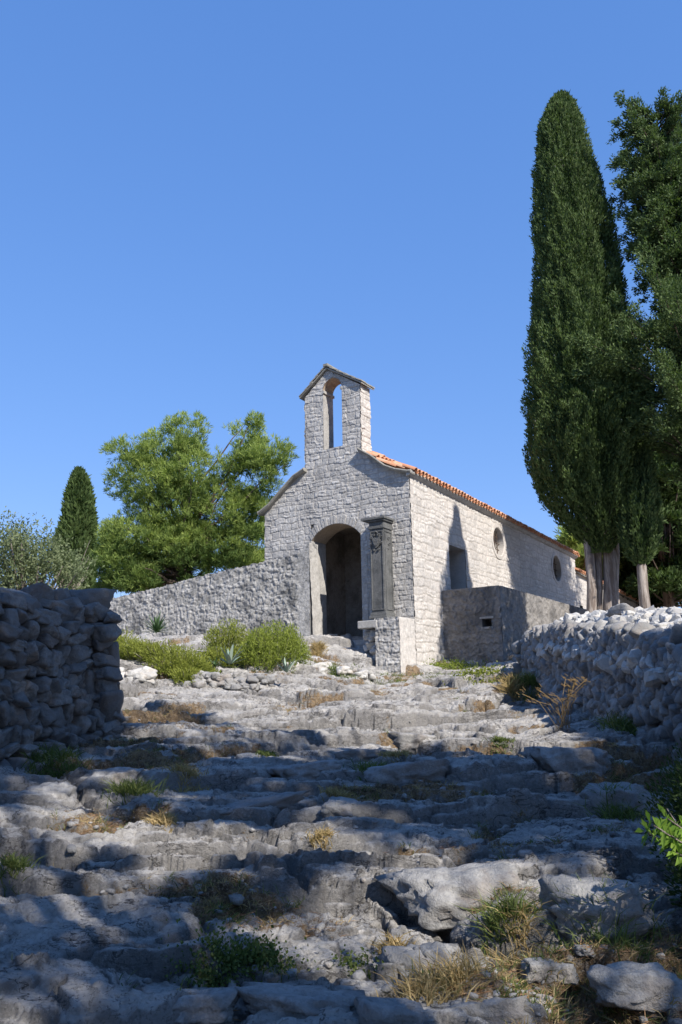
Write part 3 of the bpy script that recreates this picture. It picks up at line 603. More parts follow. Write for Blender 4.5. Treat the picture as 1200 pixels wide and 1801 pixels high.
for a, b, r_ in OR:
    mb = MB(); vs = []; fs = []; n = 40
    for k in range(n):
        an = 2 * math.pi * k / n; c, s_ = math.cos(an), math.sin(an)
        for (rr, x) in ((r_ - .0, -.32), (r_ - .0, .025), (r_ + .03, .045), (r_ + .13, .035), (r_ + .14, -.03)): vs.append((x, a + c * rr, b + s_ * rr))
    for k in range(n):
        for j in range(4): A_ = k * 5 + j; B_ = ((k + 1) % n) * 5 + j; fs.append((A_, B_, B_ + 1, A_ + 1))
    rw_ = mb.add(vs, fs).build('round_window', M['side'], ch, smooth=False)
    mb = MB(); vs = [(-.3, a + (r_ + .02) * math.cos(q), b + (r_ + .02) * math.sin(q)) for q in np.linspace(0, 2 * math.pi, 28, endpoint=False)]; mb.add(vs, [tuple(range(28))]).build('pane', M['glass'], rw_)
    mb = MB(); 
    for k in (-.45, 0, .45):
        hh = r_ * math.sqrt(1 - k * k); mb.tube([(-.12, a + k * r_, b - hh), (-.12, a + k * r_, b + hh)], .014, 6); mb.tube([(-.14, a - hh, b + k * r_), (-.14, a + hh, b + k * r_)], .014, 6)
    mb.build('window_grille', M['iron'], rw_)
# plain hidden walls, interior
mb = MB(); zl = min(zE2, zEl)
mb.box(-Wf, -Wf + .3, .1, Ls, -.5, zEl); mb.box(-Wf + .3, -.02, Ls - .3, Ls, -.5, zE2 - .05)
mb.box(-Wf + .02, dl - .21, .035, .5, -.5, dap + .3); mb.box(dr + .21, -.03, .035, .5, -.5, dap + .3)
mb.build('rear_wall', M['facade'], ch)
mb = MB(); mb.box(-Wf + .3, -.55, 2.6, 2.7, 0, dap + 1.2); mb.box(-Wf + .3, -.02, .5, 2.6, dap + .25, dap + .35); mb.box(-Wf + .3, -.02, .03, 2.6, dz0 - .5, dz0 - .02)
mb.box(dr + .35, dr + .45, .76, 2.6, dz0, dap + .25); mb.box(dl - .6, dl - .5, .76, 2.6, dz0, dap + .25)
mb.build('porch_interior', M['porch'], ch)
mb = MB(); mb.box(-.60, -.56, 2.7, Ls - .3, 0, zE - .1); mb.build('inner_lining', M['core'], ch)

# -- barrel tile roofs
def tile(vs, fs, ts, base, d_, sd_, up, L_, r0, r1, flip, tone, th_=.014, seg=6):
    n = len(vs)
    for e, (c, r_) in enumerate(((base, r0), (base + d_ * L_, r1))):
        for k in range(seg + 1):
            an = math.pi * k / seg
            for q in (r_, r_ - th_): vs.append(c + sd_ * (math.cos(an) * q) + up * ((-1 if flip else 1) * math.sin(an) * q)); ts.append(tone)
    m = (seg + 1) * 2
    for k in range(seg):
        a = n + k * 2; fs += [(a, a + 2, a + 2 + m, a + m), (a + 1, a + 1 + m, a + 3 + m, a + 3), (a, a + 1, a + 3, a + 2), (a + m, a + m + 2, a + m + 3, a + m + 1)]
def tile_roof(name, sa, sb, za, zb, r_e, slope, Lsl, side, pitch_w=.215, seed=1, eave_row=True, zoff=0.0, sag=None):
    rg = random.Random(seed); vs = []; fs = []; ts = []; cp, sp = math.cos(slope), math.sin(slope)
    d_ = Vector((-cp * side, 0, sp)); up = Vector((sp * side, 0, cp)); sd_ = Vector((0, 1, 0)); n = int((sb - sa) / pitch_w)
    for i in range(n + 1):
        s = sa + i * pitch_w; ze = za + (zb - za) * (s - sa) / max(sb - sa, .1)
        rows = int(Lsl / .34)
        for j in range(rows + 1):
            t = j * .34
            if s < TB + .12 and bl - .08 < (r_e - side * math.cos(slope) * t) - side * .3 * 0 < br_ + .04: continue
            if s < TB + .12 and bl - .08 < (r_e - side * math.cos(slope) * (t + .42)) < br_ - .04: continue
            jt = rg.uniform(-.012, .012); tn = rg.random()
            b = Vector((r_e, s, ze + zoff)) + d_ * (t + rg.uniform(-.02, .02)) + up * (.045 + jt) + sd_ * rg.uniform(-.012, .012)
            sg = -sag(b.x) * (1 - min(1, max(0, s / 1.0)) ** 1.3) if sag else 0
            b.z += sg
            dd = (d_ - up * .045).normalized()
            tile(vs, fs, ts, b + up * .02, dd, sd_, up, .42, .088, .072, False, tn)
            if j < 2 or side > 0:
                b2 = Vector((r_e, s + pitch_w / 2, ze + zoff + sg)) + d_ * (t - .02) + up * (.07 + jt); tile(vs, fs, ts, b2, dd, sd_, up, .42, .076, .088, True, rg.random(), seg=4)
    return mesh_np(name, np.array([v[:] for v in vs]), np.array(fs), M['tile'], ch, False, {'tone': ts})
rid = -Wf / 2; slp = math.atan2(FR(577, 800)[1] * 0 + 1.0, 1.6)
slp = math.atan2(VR[0][1] + .05 - zE, .17 - VR[0][0]); Lsl = (Wf / 2 + .2) / math.cos(slp); slL = math.atan2(zE + math.tan(slp) * (Wf / 2 + .15) - zEl, Wf / 2 + .15)
print('roof pitch', math.degrees(slp), math.degrees(slL), 'ridge z', zE + math.tan(slp) * (Wf / 2 + .15), 'sill', hbot)
vrx = [p[0] for p in VR][::-1] if VR[0][0] > VR[-1][0] else [p[0] for p in VR]; vrz = [p[1] for p in VR] if VR[0][0] < VR[-1][0] else [p[1] for p in VR][::-1]
def sagR(x): return max(0, zE + math.tan(slp) * (.17 - x) - float(np.interp(x, vrx, vrz)) - .04) if x > VR[0][0] else .02
tile_roof('roof', .02, Ls + .1, zE, zE2, .17, slp, Lsl - .15, 1, seed=4, zoff=.0, sag=sagR)
tile_roof('roof', .25, Ls + .1, zEl + .02, zE2, -Wf - .17, slL, Lsl - .15, -1, seed=5, zoff=-.10)
mb = MB(); zr = zE + math.tan(slp) * (Wf / 2 + .15)
for (ra, rb, za_, zb_, za2, zb2) in ((.14, rid, zE, zr, zE2, zr + (zE2 - zE)), (-Wf - .14, rid, zEl, zr, zE2, zr + (zE2 - zE))):
    vs = [(ra, .9, za_ - .04), (rb, .9, zb_ - .06), (rb, Ls, zb2 - .04), (ra, Ls, za2 - .02)]; vs += [(a, b, c + .04) for a, b, c in vs]
    mb.add(vs, [(0, 3, 2, 1), (4, 5, 6, 7), (0, 1, 5, 4), (1, 2, 6, 5), (2, 3, 7, 6), (3, 0, 4, 7)])
mb.build('roof_boarding', M['slab'], ch)
mb = MB(); 
vs = []
for s, z in ((-.15, zE), (Ls + .08, zE2)): vs += [(-.02, s, z - .10), (.06, s, z - .09), (.14, s, z - .02), (.14, s, z + .03), (-.02, s, z + .03)]
mb.add(vs, [(0, 1, 6, 5), (1, 2, 7, 6), (2, 3, 8, 7), (3, 4, 9, 8), (4, 0, 5, 9), (0, 4, 3, 2, 1), (5, 6, 7, 8, 9)]).build('eaves_cornice', M['dress'], ch)

# -- carved dark monument and its pedestal
e1 = .30; pr = FR(676.5, 1000, -.5)[0]; pl = FR(652, 1000, -.5)[0]; pzb = FR(665, 1088, -.5)[1]; pzt = FR(665, 912, -.5)[1]; E = .5
print('pilaster', pl, pr, pzb, pzt)
mon = thing('carved_monument', 'tall dark carved stone pilaster with a coat of arms between the doorway and the corner', 'monument', (CX, CY, 0), TH)
pw_ = pr - pl; pc = (pl + pr) / 2
mb = MB(); mb.box(pl, pr, -E, -.03, pzb + .15, pzt - .28); mb.build('shaft', M['dark'], mon, bevel=.008)
mb = MB(); mb.box(pl - .06, pr + .06, -E - .05, -.03, pzb, pzb + .07); mb.box(pl - .03, pr + .03, -E - .025, -.03, pzb + .07, pzb + .15); mb.build('base', M['dark'], mon, bevel=.012)
mb = MB(); mb.box(pl - .03, pr + .03, -E - .03, -.03, pzt - .28, pzt - .20); mb.box(pl - .01, pr + .01, -E - .015, -.03, pzt - .20, pzt - .08); mb.box(pl - .08, pr + .06, -E - .07, -.03, pzt - .08, pzt - .03); mb.box(pl - .22, pr + .10, -E - .11, -.03, pzt - .03, pzt + .04); mb.build('capital', M['dark'], mon, bevel=.012)
mb = MB(); zt_ = pzt - .34; zb_ = pzb + .22
for a, b, c, d in ((pl + .02, pl + .05, zb_, zt_), (pr - .05, pr - .02, zb_, zt_), (pl + .05, pr - .05, zb_, zb_ + .03), (pl + .05, pr - .05, zt_ - .03, zt_)): mb.box(a, b, -E - .022, -E + .005, c, d)
for c, d in ((zb_, zb_ + .03), (zt_ - .03, zt_)): mb.box(pr - .005, pr + .02, -E + .05, -.08, c, d)
mb.box(pr - .005, pr + .02, -E + .05, -E + .08, zb_ + .03, zt_ - .03); mb.box(pr - .005, pr + .02, -.11, -.08, zb_ + .03, zt_ - .03); mb.build('panel_moulding', M['dark'], mon, bevel=.006)
# coat of arms: shield with scrolls
mb = MB(); sc_ = pw_ * .27; zc_ = pzt - .66
shp = [(-1, 1.15), (-.5, 1.0), (0, 1.15), (.5, 1.0), (1, 1.15), (1.05, .2), (.85, -.6), (.4, -1.15), (0, -1.4), (-.4, -1.15), (-.85, -.6), (-1.05, .2)]
prism(mb, [(pc + x * sc_, zc_ + z * sc_) for x, z in shp], -E - .05, -E + .01); prism(mb, [(pc + x * sc_ * .62, zc_ + z * sc_ * .62) for x, z in shp], -E - .075, -E - .04)
mb.tube([(pc - sc_ * .6, -E - .07, zc_ + sc_ * .1), (pc + sc_ * .6, -E - .07, zc_ + sc_ * .35)], .014, 6)
for q in (-1, 1):
    for (x, z, r_) in ((1.25, 1.2, .3), (1.3, -.2, .24), (.6, -1.75, .26), (.55, 1.75, .3)):
        mb.tube([(pc + q * sc_ * (x + r_ * math.cos(a) * (1 - a / 9)), -E - .03, zc_ + sc_ * (z + r_ * math.sin(a) * (1 - a / 9))) for a in np.linspace(0, 5.5, 12)], .017, 6)
mb.tube([(pc - sc_ * .5, -E - .03, zc_ + sc_ * 2.2), (pc, -E - .05, zc_ + sc_ * 2.6), (pc + sc_ * .5, -E - .03, zc_ + sc_ * 2.2)], .022, 6); mb.build('coat_of_arms', M['dark'], mon, bevel=0)
mb = MB()
for (x, z, r_) in ((-.25, zc_ + .12, .06), (-.22, zc_ - .03, .05), (-.27, zc_ - .16, .035)):
    mb.tube([(pr + .012, x + r_ * math.cos(a) * (1 - a / 9), z + r_ * math.sin(a) * (1 - a / 9)) for a in np.linspace(0, 5.5, 12)], .015, 6)
mb.build('side_scroll', M['dark'], mon)
pe = thing('stone_pedestal', 'rough rendered stone pedestal under the dark monument at the chapel corner', 'pedestal', (CX, CY, 0), TH)
EP = .86; ppl = FR(661, 1130, -EP)[0]; pzt2 = pzb - .01; pzf = FR(665, 1100, -EP)[1]
masonry('front', 'front', ppl, 0.0, -.3, pzt2 - .02, .02, lambda u, z: u > -9, prof_rubble(41, .012, (.2, .35), (.25, .5), .022, .06, .03), M['facade'], pe, -EP)
masonry('side', 'side', -EP, .0, -.3, pzt2 - .02, .02, lambda u, z: u > -9, lambda U, Z: (.012 * fbm(U * 4, Z * 4, 5, 3), .5 + 0 * U, 0 * U), M['side'], pe, .005)
masonry('end', 'left', -EP, 0, -.3, pzt2 - .02, .03, lambda u, z: u > -9, prof_rubble(43), M['facade'], pe, ppl)
MB().box(ppl + .03, -.02, -EP + .03, -.03, -.3, pzt2 - .03).build('core', M['facade'], pe)
mb = MB(); bs = FR(630, 1098, -EP + .02)[0]; mb.box(bs, ppl + .06, -EP - .02, -.2, pzt2 - .26, pzt2 - .06); mb.build('seat_slab', M['dress'], pe, bevel=.02)
S = Stones(); rng = np.random.RandomState(3)
for i in range(16):
    x = rng.uniform(bs + .05, ppl); z = rng.uniform(dz0 - .6, pzt2 - .3); sz = rng.uniform(.1, .18); S.add(stone(rng, (sz * 1.2, sz, sz * .8)) @ rotm(rng, .3, 0).T + np.array([x, -EP + .25 + rng.uniform(-.05, .1), z]), 3, rng.uniform())
S.build('rough_stones', M['facade'], pe)

# -- low rendered bastion against the side wall
q0 = SD(777, 1045)[0]; 
bz = thing('cistern_block', 'low flat topped rendered masonry block built against the chapel side wall', 'masonry block', (CX, CY, 0), TH)
rq = FR(882, 1090, q0)[0]; zt1 = FR(778, 1040, q0)[1]; zt2 = FR(880, 1028, q0)[1]; bzt = (zt1 + zt2) / 2
Lq = SD(1030, 1072, rq)[0]
print('bastion s0 %.2f r %.2f ztop %.2f %.2f L %.2f' % (q0, rq, zt1, zt2, Lq))
hb_ = FR(857, 1095, q0)
pr_r = lambda sd_: (lambda U, Z: (.018 * fbm(U * 3, Z * 3, 5, sd_) + .028 * sm(fbm(U * 6, Z * 6, 4, sd_ + 2), .05, .35) + .012 * fbm(U * 13, Z * 13, 3, 4), .5 + 0 * U, 0 * U))
masonry('front', 'front', .0, rq, -.3, bzt, .02, lambda u, z: ~((np.abs(u - hb_[0]) < .14) & (np.abs(z - hb_[1]) < .11)), pr_r(3), M['bast'], bz, q0)
masonry('side', 'side', q0, Lq, -.3, bzt, .03, lambda u, z: u > -9, pr_r(8), M['bast'], bz, rq)
mb = MB(); mb.box(.0, rq - .01, q0 + .5, Lq, -.3, bzt - .012); mb.box(.0, hb_[0] - .15, q0 + .02, q0 + .5, -.3, bzt - .012); mb.box(hb_[0] + .15, rq - .01, q0 + .02, q0 + .5, -.3, bzt - .012)
mb.box(hb_[0] - .15, hb_[0] + .15, q0 + .02, q0 + .5, -.3, hb_[1] - .12); mb.box(hb_[0] - .15, hb_[0] + .15, q0 + .02, q0 + .5, hb_[1] + .12, bzt - .012); mb.build('body', M['bast'], bz)
mb = MB(); mb.box(hb_[0] - .2, hb_[0] + .2, q0 - .03, q0 + .3, hb_[1] + .11, hb_[1] + .16); mb.box(hb_[0] - .16, hb_[0] + .16, q0 - .02, q0 + .3, hb_[1] - .17, hb_[1] - .115); mb.build('opening_surround', M['dress'], bz)

# -- lower rear annex
an = thing('rear_annex', 'lower pale stone annex with a tiled roof behind the far end of the chapel', 'building', (CX, CY, 0), TH)
A0 = SD(1014, 1008, -.02); A1 = SD(1118, 1060, -.02); La = A1[0] + 2
za0 = A0[1]; za1 = A0[1] + (A1[1] - A0[1])
print('annex', A0, A1)
aslope = (A1[1] - A0[1]) / (A1[0] - A0[0])
def ez(s): return A0[1] + aslope * (s - A0[0])
hz = SD(1023, 1069, -.02)
masonry('wall', 'side', A0[0] - .3, La, -.3, za0 + .3, .03, lambda u, z: (z < ez(u)) & ~((np.abs(u - hz[0]) < .2) & (np.abs(z - hz[1]) < .1)), prof_rubble(51, .012, (.17, .27), (.25, .55), .01, .03, .012), M['side'], an, -.02)
mb = MB(); mb.box(-4, -.3, A0[0] - .3, La, -.3, min(ez(La), za0) - .15); mb.build('rear_wall', M['facade'], an)
_ch = ch; ch = an
tile_roof('roof', A0[0] - .2, La, ez(A0[0] - .2), ez(La), .15, R(24), 3.2, 1, seed=9)
mb = MB(); vs = []
for s in (A0[0] - .2, La): vs += [(.13, s, ez(s) - .05), (.13, s, ez(s) + .02), (-2.9, s, ez(s) + 1.35), (-2.9, s, ez(s) + 1.25)]
mb.add(vs, [(0, 1, 5, 4), (1, 2, 6, 5), (2, 3, 7, 6), (3, 0, 4, 7), (0, 3, 2, 1), (4, 5, 6, 7)]).build('roof_boarding', M['slab'], an); ch = _ch

# -- long retaining wall running left from the doorway
rt = thing('garden_wall', 'long rough grey rubble wall running left from the chapel doorway', 'wall', (CX, CY, 0), TH)
SW = -.42; rE = FR(545, 1050, SW)[0]; rL = FR(120, 1080, SW)[0]
tp = [FR(*p, SW) for p in ((545, 952), (527, 973), (500, 980), (420, 998), (350, 1014), (300, 1028), (250, 1040), (200, 1052), (120, 1066))]
tpx = np.array([p[0] for p in tp])[::-1]; tpz = np.array([p[1] for p in tp])[::-1]
print('garden wall', rE, rL, tp[0], tp[-1])
wtop = lambda u: np.interp(u, tpx, tpz)
def pr_w(U, Z):
    e, rd = blocks(U, Z, 61, (.14, .26), (.15, .4), .10); w_ = sm(U, rE - .55, rE - .3)
    d = (.014 * sm(e, 0, .03) + (rd - .5) * .02 + .022 * fbm(U * 5, Z * 5, 5, 7, .65) + .018 * sm(fbm(U * 8, Z * 8, 3, 9), 0.05, .4)) * (1 - w_ * .75); return d, np.clip(rd * (1 - w_) + w_ * .9, 0, 1), 0 * U
masonry('face', 'front', rL, rE, .3, tpz.max() + .05, .022, lambda u, z: z < wtop(u) + .035 * pn2(u * 4, u * 0 + 3) + .02 * pn2(u * 13, u * 0 + 1), pr_w, M['retain'], rt, SW)
masonry('end_face', 'side', SW, .02, .3, wtop(rE) - .02, .02, lambda u, z: u > -9, lambda U, Z: (.012 * fbm(U * 4, Z * 4, 5, 3) + .10 * (1 - sm(Z, dz0, wtop(rE))), .7 + 0 * U, 0 * U), M['dress'], rt, rE)
mb = MB(); us_ = np.linspace(rL, rE, 40); vs = []; fs = []
for u in us_:
    z = float(wtop(u)) - .015
    vs += [(u, SW + .03, -.3), (u, SW + .03, z), (u, SW + .25, z + .0), (u, SW + .58 if u < rE - 1.2 else -.03 + .0, z), (u, SW + .58 if u < rE - 1.2 else -.03, -.3)]
for i in range(39):
    for k in range(4): fs.append((i * 5 + k, i * 5 + k + 1, i * 5 + k + 6, i * 5 + k + 5))
fs += [(0, 1, 2, 3, 4), tuple(195 + k for k in (4, 3, 2, 1, 0))]; mb.add(vs, fs).build('body', M['retain'], rt)

# ------------------------------------------------------------------ foliage builders
def leaves(P, D, length, width, rng, curl=0.0, tone=None):
    """one small leaf (two triangles, folded) per point; D = direction"""
    n = len(P); D = D / (np.linalg.norm(D, axis=1)[:, None] + 1e-9); r_ = rng.normal(size=(n, 3)); W_ = np.cross(D, r_); W_ /= (np.linalg.norm(W_, axis=1)[:, None] + 1e-9)
    L_ = length * rng.uniform(.6, 1.3, n)[:, None]; w_ = width * rng.uniform(.7, 1.3, n)[:, None]
    a = P; b = P + D * L_ * .5 + W_ * w_ * .5; c = P + D * L_; d = P + D * L_ * .5 - W_ * w_ * .5
    if curl: c = c - np.array([0, 0, 1]) * curl * L_
    v = np.stack([a, b, c, d], 1).reshape(-1, 3); f = np.arange(n * 4).reshape(n, 4)
    tn = rng.uniform(0, 1, n) if tone is None else np.clip(tone + rng.uniform(-.25, .25, n), 0, 1)
    return v, f, np.repeat(tn, 4)
class Fol:
    def __init__(s): s.v = []; s.f = []; s.t = []; s.n = 0
    def add(s, v, f, t): s.v.append(v); s.f.append(f + s.n); s.t.append(t); s.n += len(v)
    def build(s, name, mat, parent=None): return mesh_np(name, np.vstack(s.v), np.vstack(s.f), mat, parent, False, {'tone': np.concatenate(s.t)})
def unit(rng, n):
    d = rng.normal(size=(n, 3)); return d / np.linalg.norm(d, axis=1)[:, None]
def blob(F, c, r, n, length, width, rng, updir=0.5, tone=.5, fill=.55):
    d = unit(rng, n); q = rng.uniform(fill, 1, n)[:, None]; rr = np.asarray(r, float); 
    P = np.asarray(c) + d * q * rr; D = d * 1.0 + np.array([0, 0, updir]) + rng.normal(size=(n, 3)) * .45; F.add(*leaves(P, D, length, width, rng, tone=tone + .0 * d[:, 2]))

def cypress(name, label, prof, Y, seed, n, mat, group=None, leaf=(.13, .045), trunk=None, strands=True):
    """prof: list of (py, left px, right px) outlining the crown at depth Y"""
    rng = np.random.RandomState(seed); zz = []; cc = []; rr = []
    for py, a, b in prof:
        A, B = at_y(a, py, Y), at_y(b, py, Y); zz.append((A.z + B.z) / 2); cc.append((A.x + B.x) / 2); rr.append(abs(B.x - A.x) / 2)
    zz = np.array(zz)[::-1]; cc = np.array(cc)[::-1]; rr = np.array(rr)[::-1]
    bx = trunk[0] if trunk else cc[0]; bz0 = float(hbase(bx, Y)) - .1
    root = thing(name, label, 'tree', (bx, Y, bz0), 0, group); off = np.array([bx, Y, bz0])
    wts = np.interp(np.linspace(zz[0], zz[-1], 400), zz, rr) + .25; cdf = np.cumsum(wts) / wts.sum()
    z = np.interp(rng.uniform(0, 1, n), cdf, np.linspace(zz[0], zz[-1], 400)); a = rng.uniform(-math.pi, math.pi, n)
    R_ = np.interp(z, zz, rr); cx = np.interp(z, zz, cc)
    # upright flame-like lobes
    aw = a + .25 * pn2(z * .5, a * 0 + seed); lob = fbm(aw * 2.2, z * .45 - 0 * a, 3, seed); lob2 = .5 - 2.1 * np.abs(fbm(aw * 2.4 + .15 * z, z * .42, 3, seed + 3)) + .5 * fbm(aw * 8, z * 2.2, 3, seed + 5)
    q = .98 + .10 * lob + .15 * np.maximum(lob2, -1.2); dep = rng.uniform(0, 1, n) ** 2.2; rad = R_ * q * (1 - .28 * dep)
    P = np.column_stack([cx + np.cos(a) * rad, Y + np.sin(a) * rad, z]); 
    D = np.column_stack([np.cos(a) * .55, np.sin(a) * .55, np.full(n, 1.0)]) + rng.normal(size=(n, 3)) * .35
    tone = .5 + .4 * lob2; F = Fol(); F.add(*leaves(P - off, D, leaf[0], leaf[1], rng, tone=tone))
    m = n // 60; k = rng.choice(n, m); D2 = D[k] * np.array([1.6, 1.6, .8]); F.add(*leaves(P[k] - off, D2, leaf[0] * 1.7, leaf[1] * .7, rng, tone=tone[k]))
    F.build('crown', mat, root)
    if n > 50000:
        kc = rng.choice(n, 420, False); C_ = Fol(); C_.add(*leaves(P[kc] - off + D[kc] * .04, D[kc], .07, .06, rng)); co_ = C_.build('cones', M['cone'], root); co_['kind'] = 'stuff'
    # inner mass of twigs
    nz, na = 40, 24; zc = np.linspace(zz[0] + .1, zz[-1] - .2, nz); vs = []
    for k_, z_ in enumerate(zc):
        for j in range(na):
            an_ = 2 * math.pi * j / na; r_ = float(np.interp(z_, zz, rr)) * (.74 + .1 * float(pn2(np.array(an_ * 2.5), np.array(z_ * .7)))) * min(1, .25 + k_ * .12) * (0.3 if k_ == nz - 1 else 1) * .92
            vs.append((float(np.interp(z_, zz, cc)) + math.cos(an_) * r_ - off[0], math.sin(an_) * r_, z_ - off[2]))
    ii = np.arange(nz * na).reshape(nz, na); f = np.stack([ii[:-1], np.roll(ii, -1, 1)[:-1], np.roll(ii, -1, 1)[1:], ii[1:]], -1).reshape(-1, 4)
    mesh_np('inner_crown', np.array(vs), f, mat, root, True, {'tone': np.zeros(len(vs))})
    return root, off, zz, cc, rr
def trunk_mesh(root, off, pts, rads, mat, name='trunk', n=10):
    MB().tube([Vector(p) - Vector(off) for p in pts], rads, n).build(name, mat, root, smooth=True)

# big dense cypress
prof = [(168, 980, 995), (185, 965, 1008), (210, 954, 1018), (250, 947, 1030), (320, 942, 1052), (400, 943, 1073), (480, 944, 1086), (560, 939, 1102), (640, 931, 1122), (700, 926, 1134), (760, 929, 1140), (820, 939, 1136), (870, 955, 1126), (905, 978, 1108), (935, 1005, 1098), (955, 1028, 1085), (975, 1040, 1072)]
cyb = at_y(1066, 1085, 27)
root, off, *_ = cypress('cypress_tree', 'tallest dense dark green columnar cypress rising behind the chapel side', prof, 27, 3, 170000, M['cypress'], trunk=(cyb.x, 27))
rg = random.Random(1)
for (bx_, tx, rb, rt_) in ((1046, 1030, 9, 7), (1058, 1046, 6, 7), (1077, 1065, 12, 9), (1088, 1080, 6, 4)):
    pts = []; rads = []
    for k, py in enumerate((1110, 1085, 1030, 975, 920, 860)):
        t = k / 5; p = at_y((bx_ + (tx - bx_) * t) + 2.5 * math.sin(k * 2.1 + bx_), py, 27 + .16 * math.sin(bx_ * 1.7)); pts.append(p); rads.append((rb * (1 - t) + rt_ * t) / 52 * (1.25 if k == 0 else 1))
    pts[0].z = off[2]; trunk_mesh(root, off, pts, rads, M['bark'], 'trunk', 12)
# looser cypress at the right edge
def loose_tree(name, label, cat, bx_, Y, ztop, zlow, Rmax, seed, nbr, mat, group=None, lean=(0, 0), npb=46, leaf=(.15, .075), bark='bark', rfun=None, frame_guard=False):
    rng = np.random.RandomState(seed); bz0 = float(hbase(bx_, Y)) - .1; off = np.array([bx_, Y, bz0]); root = thing(name, label, cat, tuple(off), 0, group); F = Fol(); mb = MB()
    for i in range(nbr):
        t = rng.uniform(0, 1) ** .9; z = zlow + (ztop - zlow) * t; R_ = Rmax * (rfun(t) if rfun else (min(1, .32 + 1.5 * (1 - t)) * min(1, .55 + t * 3)))
        L_ = R_ * rng.uniform(.5, 1.2); a = rng.uniform(-math.pi, math.pi); rise = rng.uniform(.1, .55)
        c = np.array([bx_ + lean[0] * (z - bz0), Y + lean[1] * (z - bz0), z]); d = np.array([math.cos(a), math.sin(a), rise]); 
        if L_ > .5: mb.tube([Vector(c - off - np.array([0, 0, .25 * L_])), Vector(c + d * L_ * .5 - off - np.array([0, 0, .1 * L_])), Vector(c + d * L_ * .95 - off)], [.03, .018, .006], 5, False)
        ns = max(2, int(L_ / .3))
        for k in range(ns):
            q = .25 + .75 * (k + 1) / ns; cc_ = c + d * L_ * q + rng.normal(size=3) * .13 - np.array([0, 0, .12 * (1 - q) * L_]); rb = rng.uniform(.26, .46) * (1.15 - .45 * q) * max(.6, min(1.25, L_ / 1.6))
            nsh = 12; sd_ = unit(rng, nsh) * .65 + d * .9 + np.array([0, 0, .3]); sd_ /= np.linalg.norm(sd_, axis=1)[:, None]; m_ = npb // nsh; tt = rng.uniform(.1, 1, (nsh, m_, 1)); sl_ = rb * 1.25 * rng.uniform(.7, 1.2, (nsh, 1, 1))
            P = (cc_ + unit(rng, nsh)[:, None, :] * rb * .3 + sd_[:, None, :] * tt * sl_).reshape(-1, 3) + rng.normal(size=(nsh * m_, 3)) * .04
            D = np.repeat(sd_, m_, 0) * 1.1 + rng.normal(size=(nsh * m_, 3)) * .5; F.add(*leaves(P - off, D, leaf[0], leaf[1], rng, tone=.2 + .6 * tt.reshape(-1)))
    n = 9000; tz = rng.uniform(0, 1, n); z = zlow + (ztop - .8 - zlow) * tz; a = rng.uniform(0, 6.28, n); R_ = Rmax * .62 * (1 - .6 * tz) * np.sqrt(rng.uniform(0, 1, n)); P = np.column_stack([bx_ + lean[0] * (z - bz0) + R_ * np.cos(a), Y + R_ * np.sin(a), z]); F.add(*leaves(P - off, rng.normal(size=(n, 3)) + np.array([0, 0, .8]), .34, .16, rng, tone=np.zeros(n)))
    F.build('crown', mat, root); mb.build('branches', M[bark], root)
    pts = []; rads = []
    for k in range(8):
        t = k / 7; z = bz0 + (ztop - bz0) * t * .97; pts.append(Vector((lean[0] * (z - bz0) + .06 * math.sin(k * 1.7 + seed), lean[1] * (z - bz0), z - bz0))); rads.append(.28 * (1 - t) ** .8 + .02)
    MB().tube(pts, rads, 10).build('trunk', M[bark], root, smooth=True); return root
Yr = 25.3; pt_ = at_y(1175, 160, Yr)
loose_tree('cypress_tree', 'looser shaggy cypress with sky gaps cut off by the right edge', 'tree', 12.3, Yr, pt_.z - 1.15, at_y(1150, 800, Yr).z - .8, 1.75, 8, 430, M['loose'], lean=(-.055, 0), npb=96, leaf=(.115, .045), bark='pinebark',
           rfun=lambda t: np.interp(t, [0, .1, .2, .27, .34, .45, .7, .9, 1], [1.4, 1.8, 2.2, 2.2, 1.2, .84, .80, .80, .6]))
# slim young cypress with bare trunk
prof = [(772, 1128, 1134), (800, 1118, 1142), (850, 1105, 1152), (900, 1092, 1160), (940, 1092, 1160), (975, 1105, 1150), (995, 1120, 1138)]
root, off, *_ = cypress('cypress_tree', 'slim young cypress with a bare pole trunk just right of the tall dense cypress', prof, 26, 12, 14000, M['loose'], leaf=(.15, .05), trunk=(at_y(1135, 1070, 26).x, 26))
p_ = [at_y(1137, 1085, 26), at_y(1132, 1040, 26), at_y(1128, 985, 26), at_y(1126, 920, 26), at_y(1130, 850, 26)]; p_[0].z = off[2]; trunk_mesh(root, off, p_, [.2, .16, .15, .1, .05], M['bark'])
# small far cypress, left
prof = [(828, 137, 141), (840, 131, 149), (856, 124, 155), (880, 117, 160), (920, 112, 164), (960, 100, 166), (1000, 98, 166), (1040, 110, 160)]
root, off, *_ = cypress('cypress_tree', 'distant narrow cypress left of the big green pine', prof, 38, 15, 16000, M['cypress'], leaf=(.26, .10)); MB().tube([(0, 0, 0), (0, 0, 2.5)], .2, 8).build('trunk', M['bark'], root)
rg = random.Random(4); mb = MB()
for k in range(26):
    a = rg.uniform(-1, 1); z = rg.uniform(.8, 3.2); mb.tube([(.4 * a, -.8, z), (.9 * a + rg.uniform(-.2, .2), -1.0, z + rg.uniform(.5, 1.3))], [.02, .008], 4)
mb.build('dead_branches', M['bark'], root)

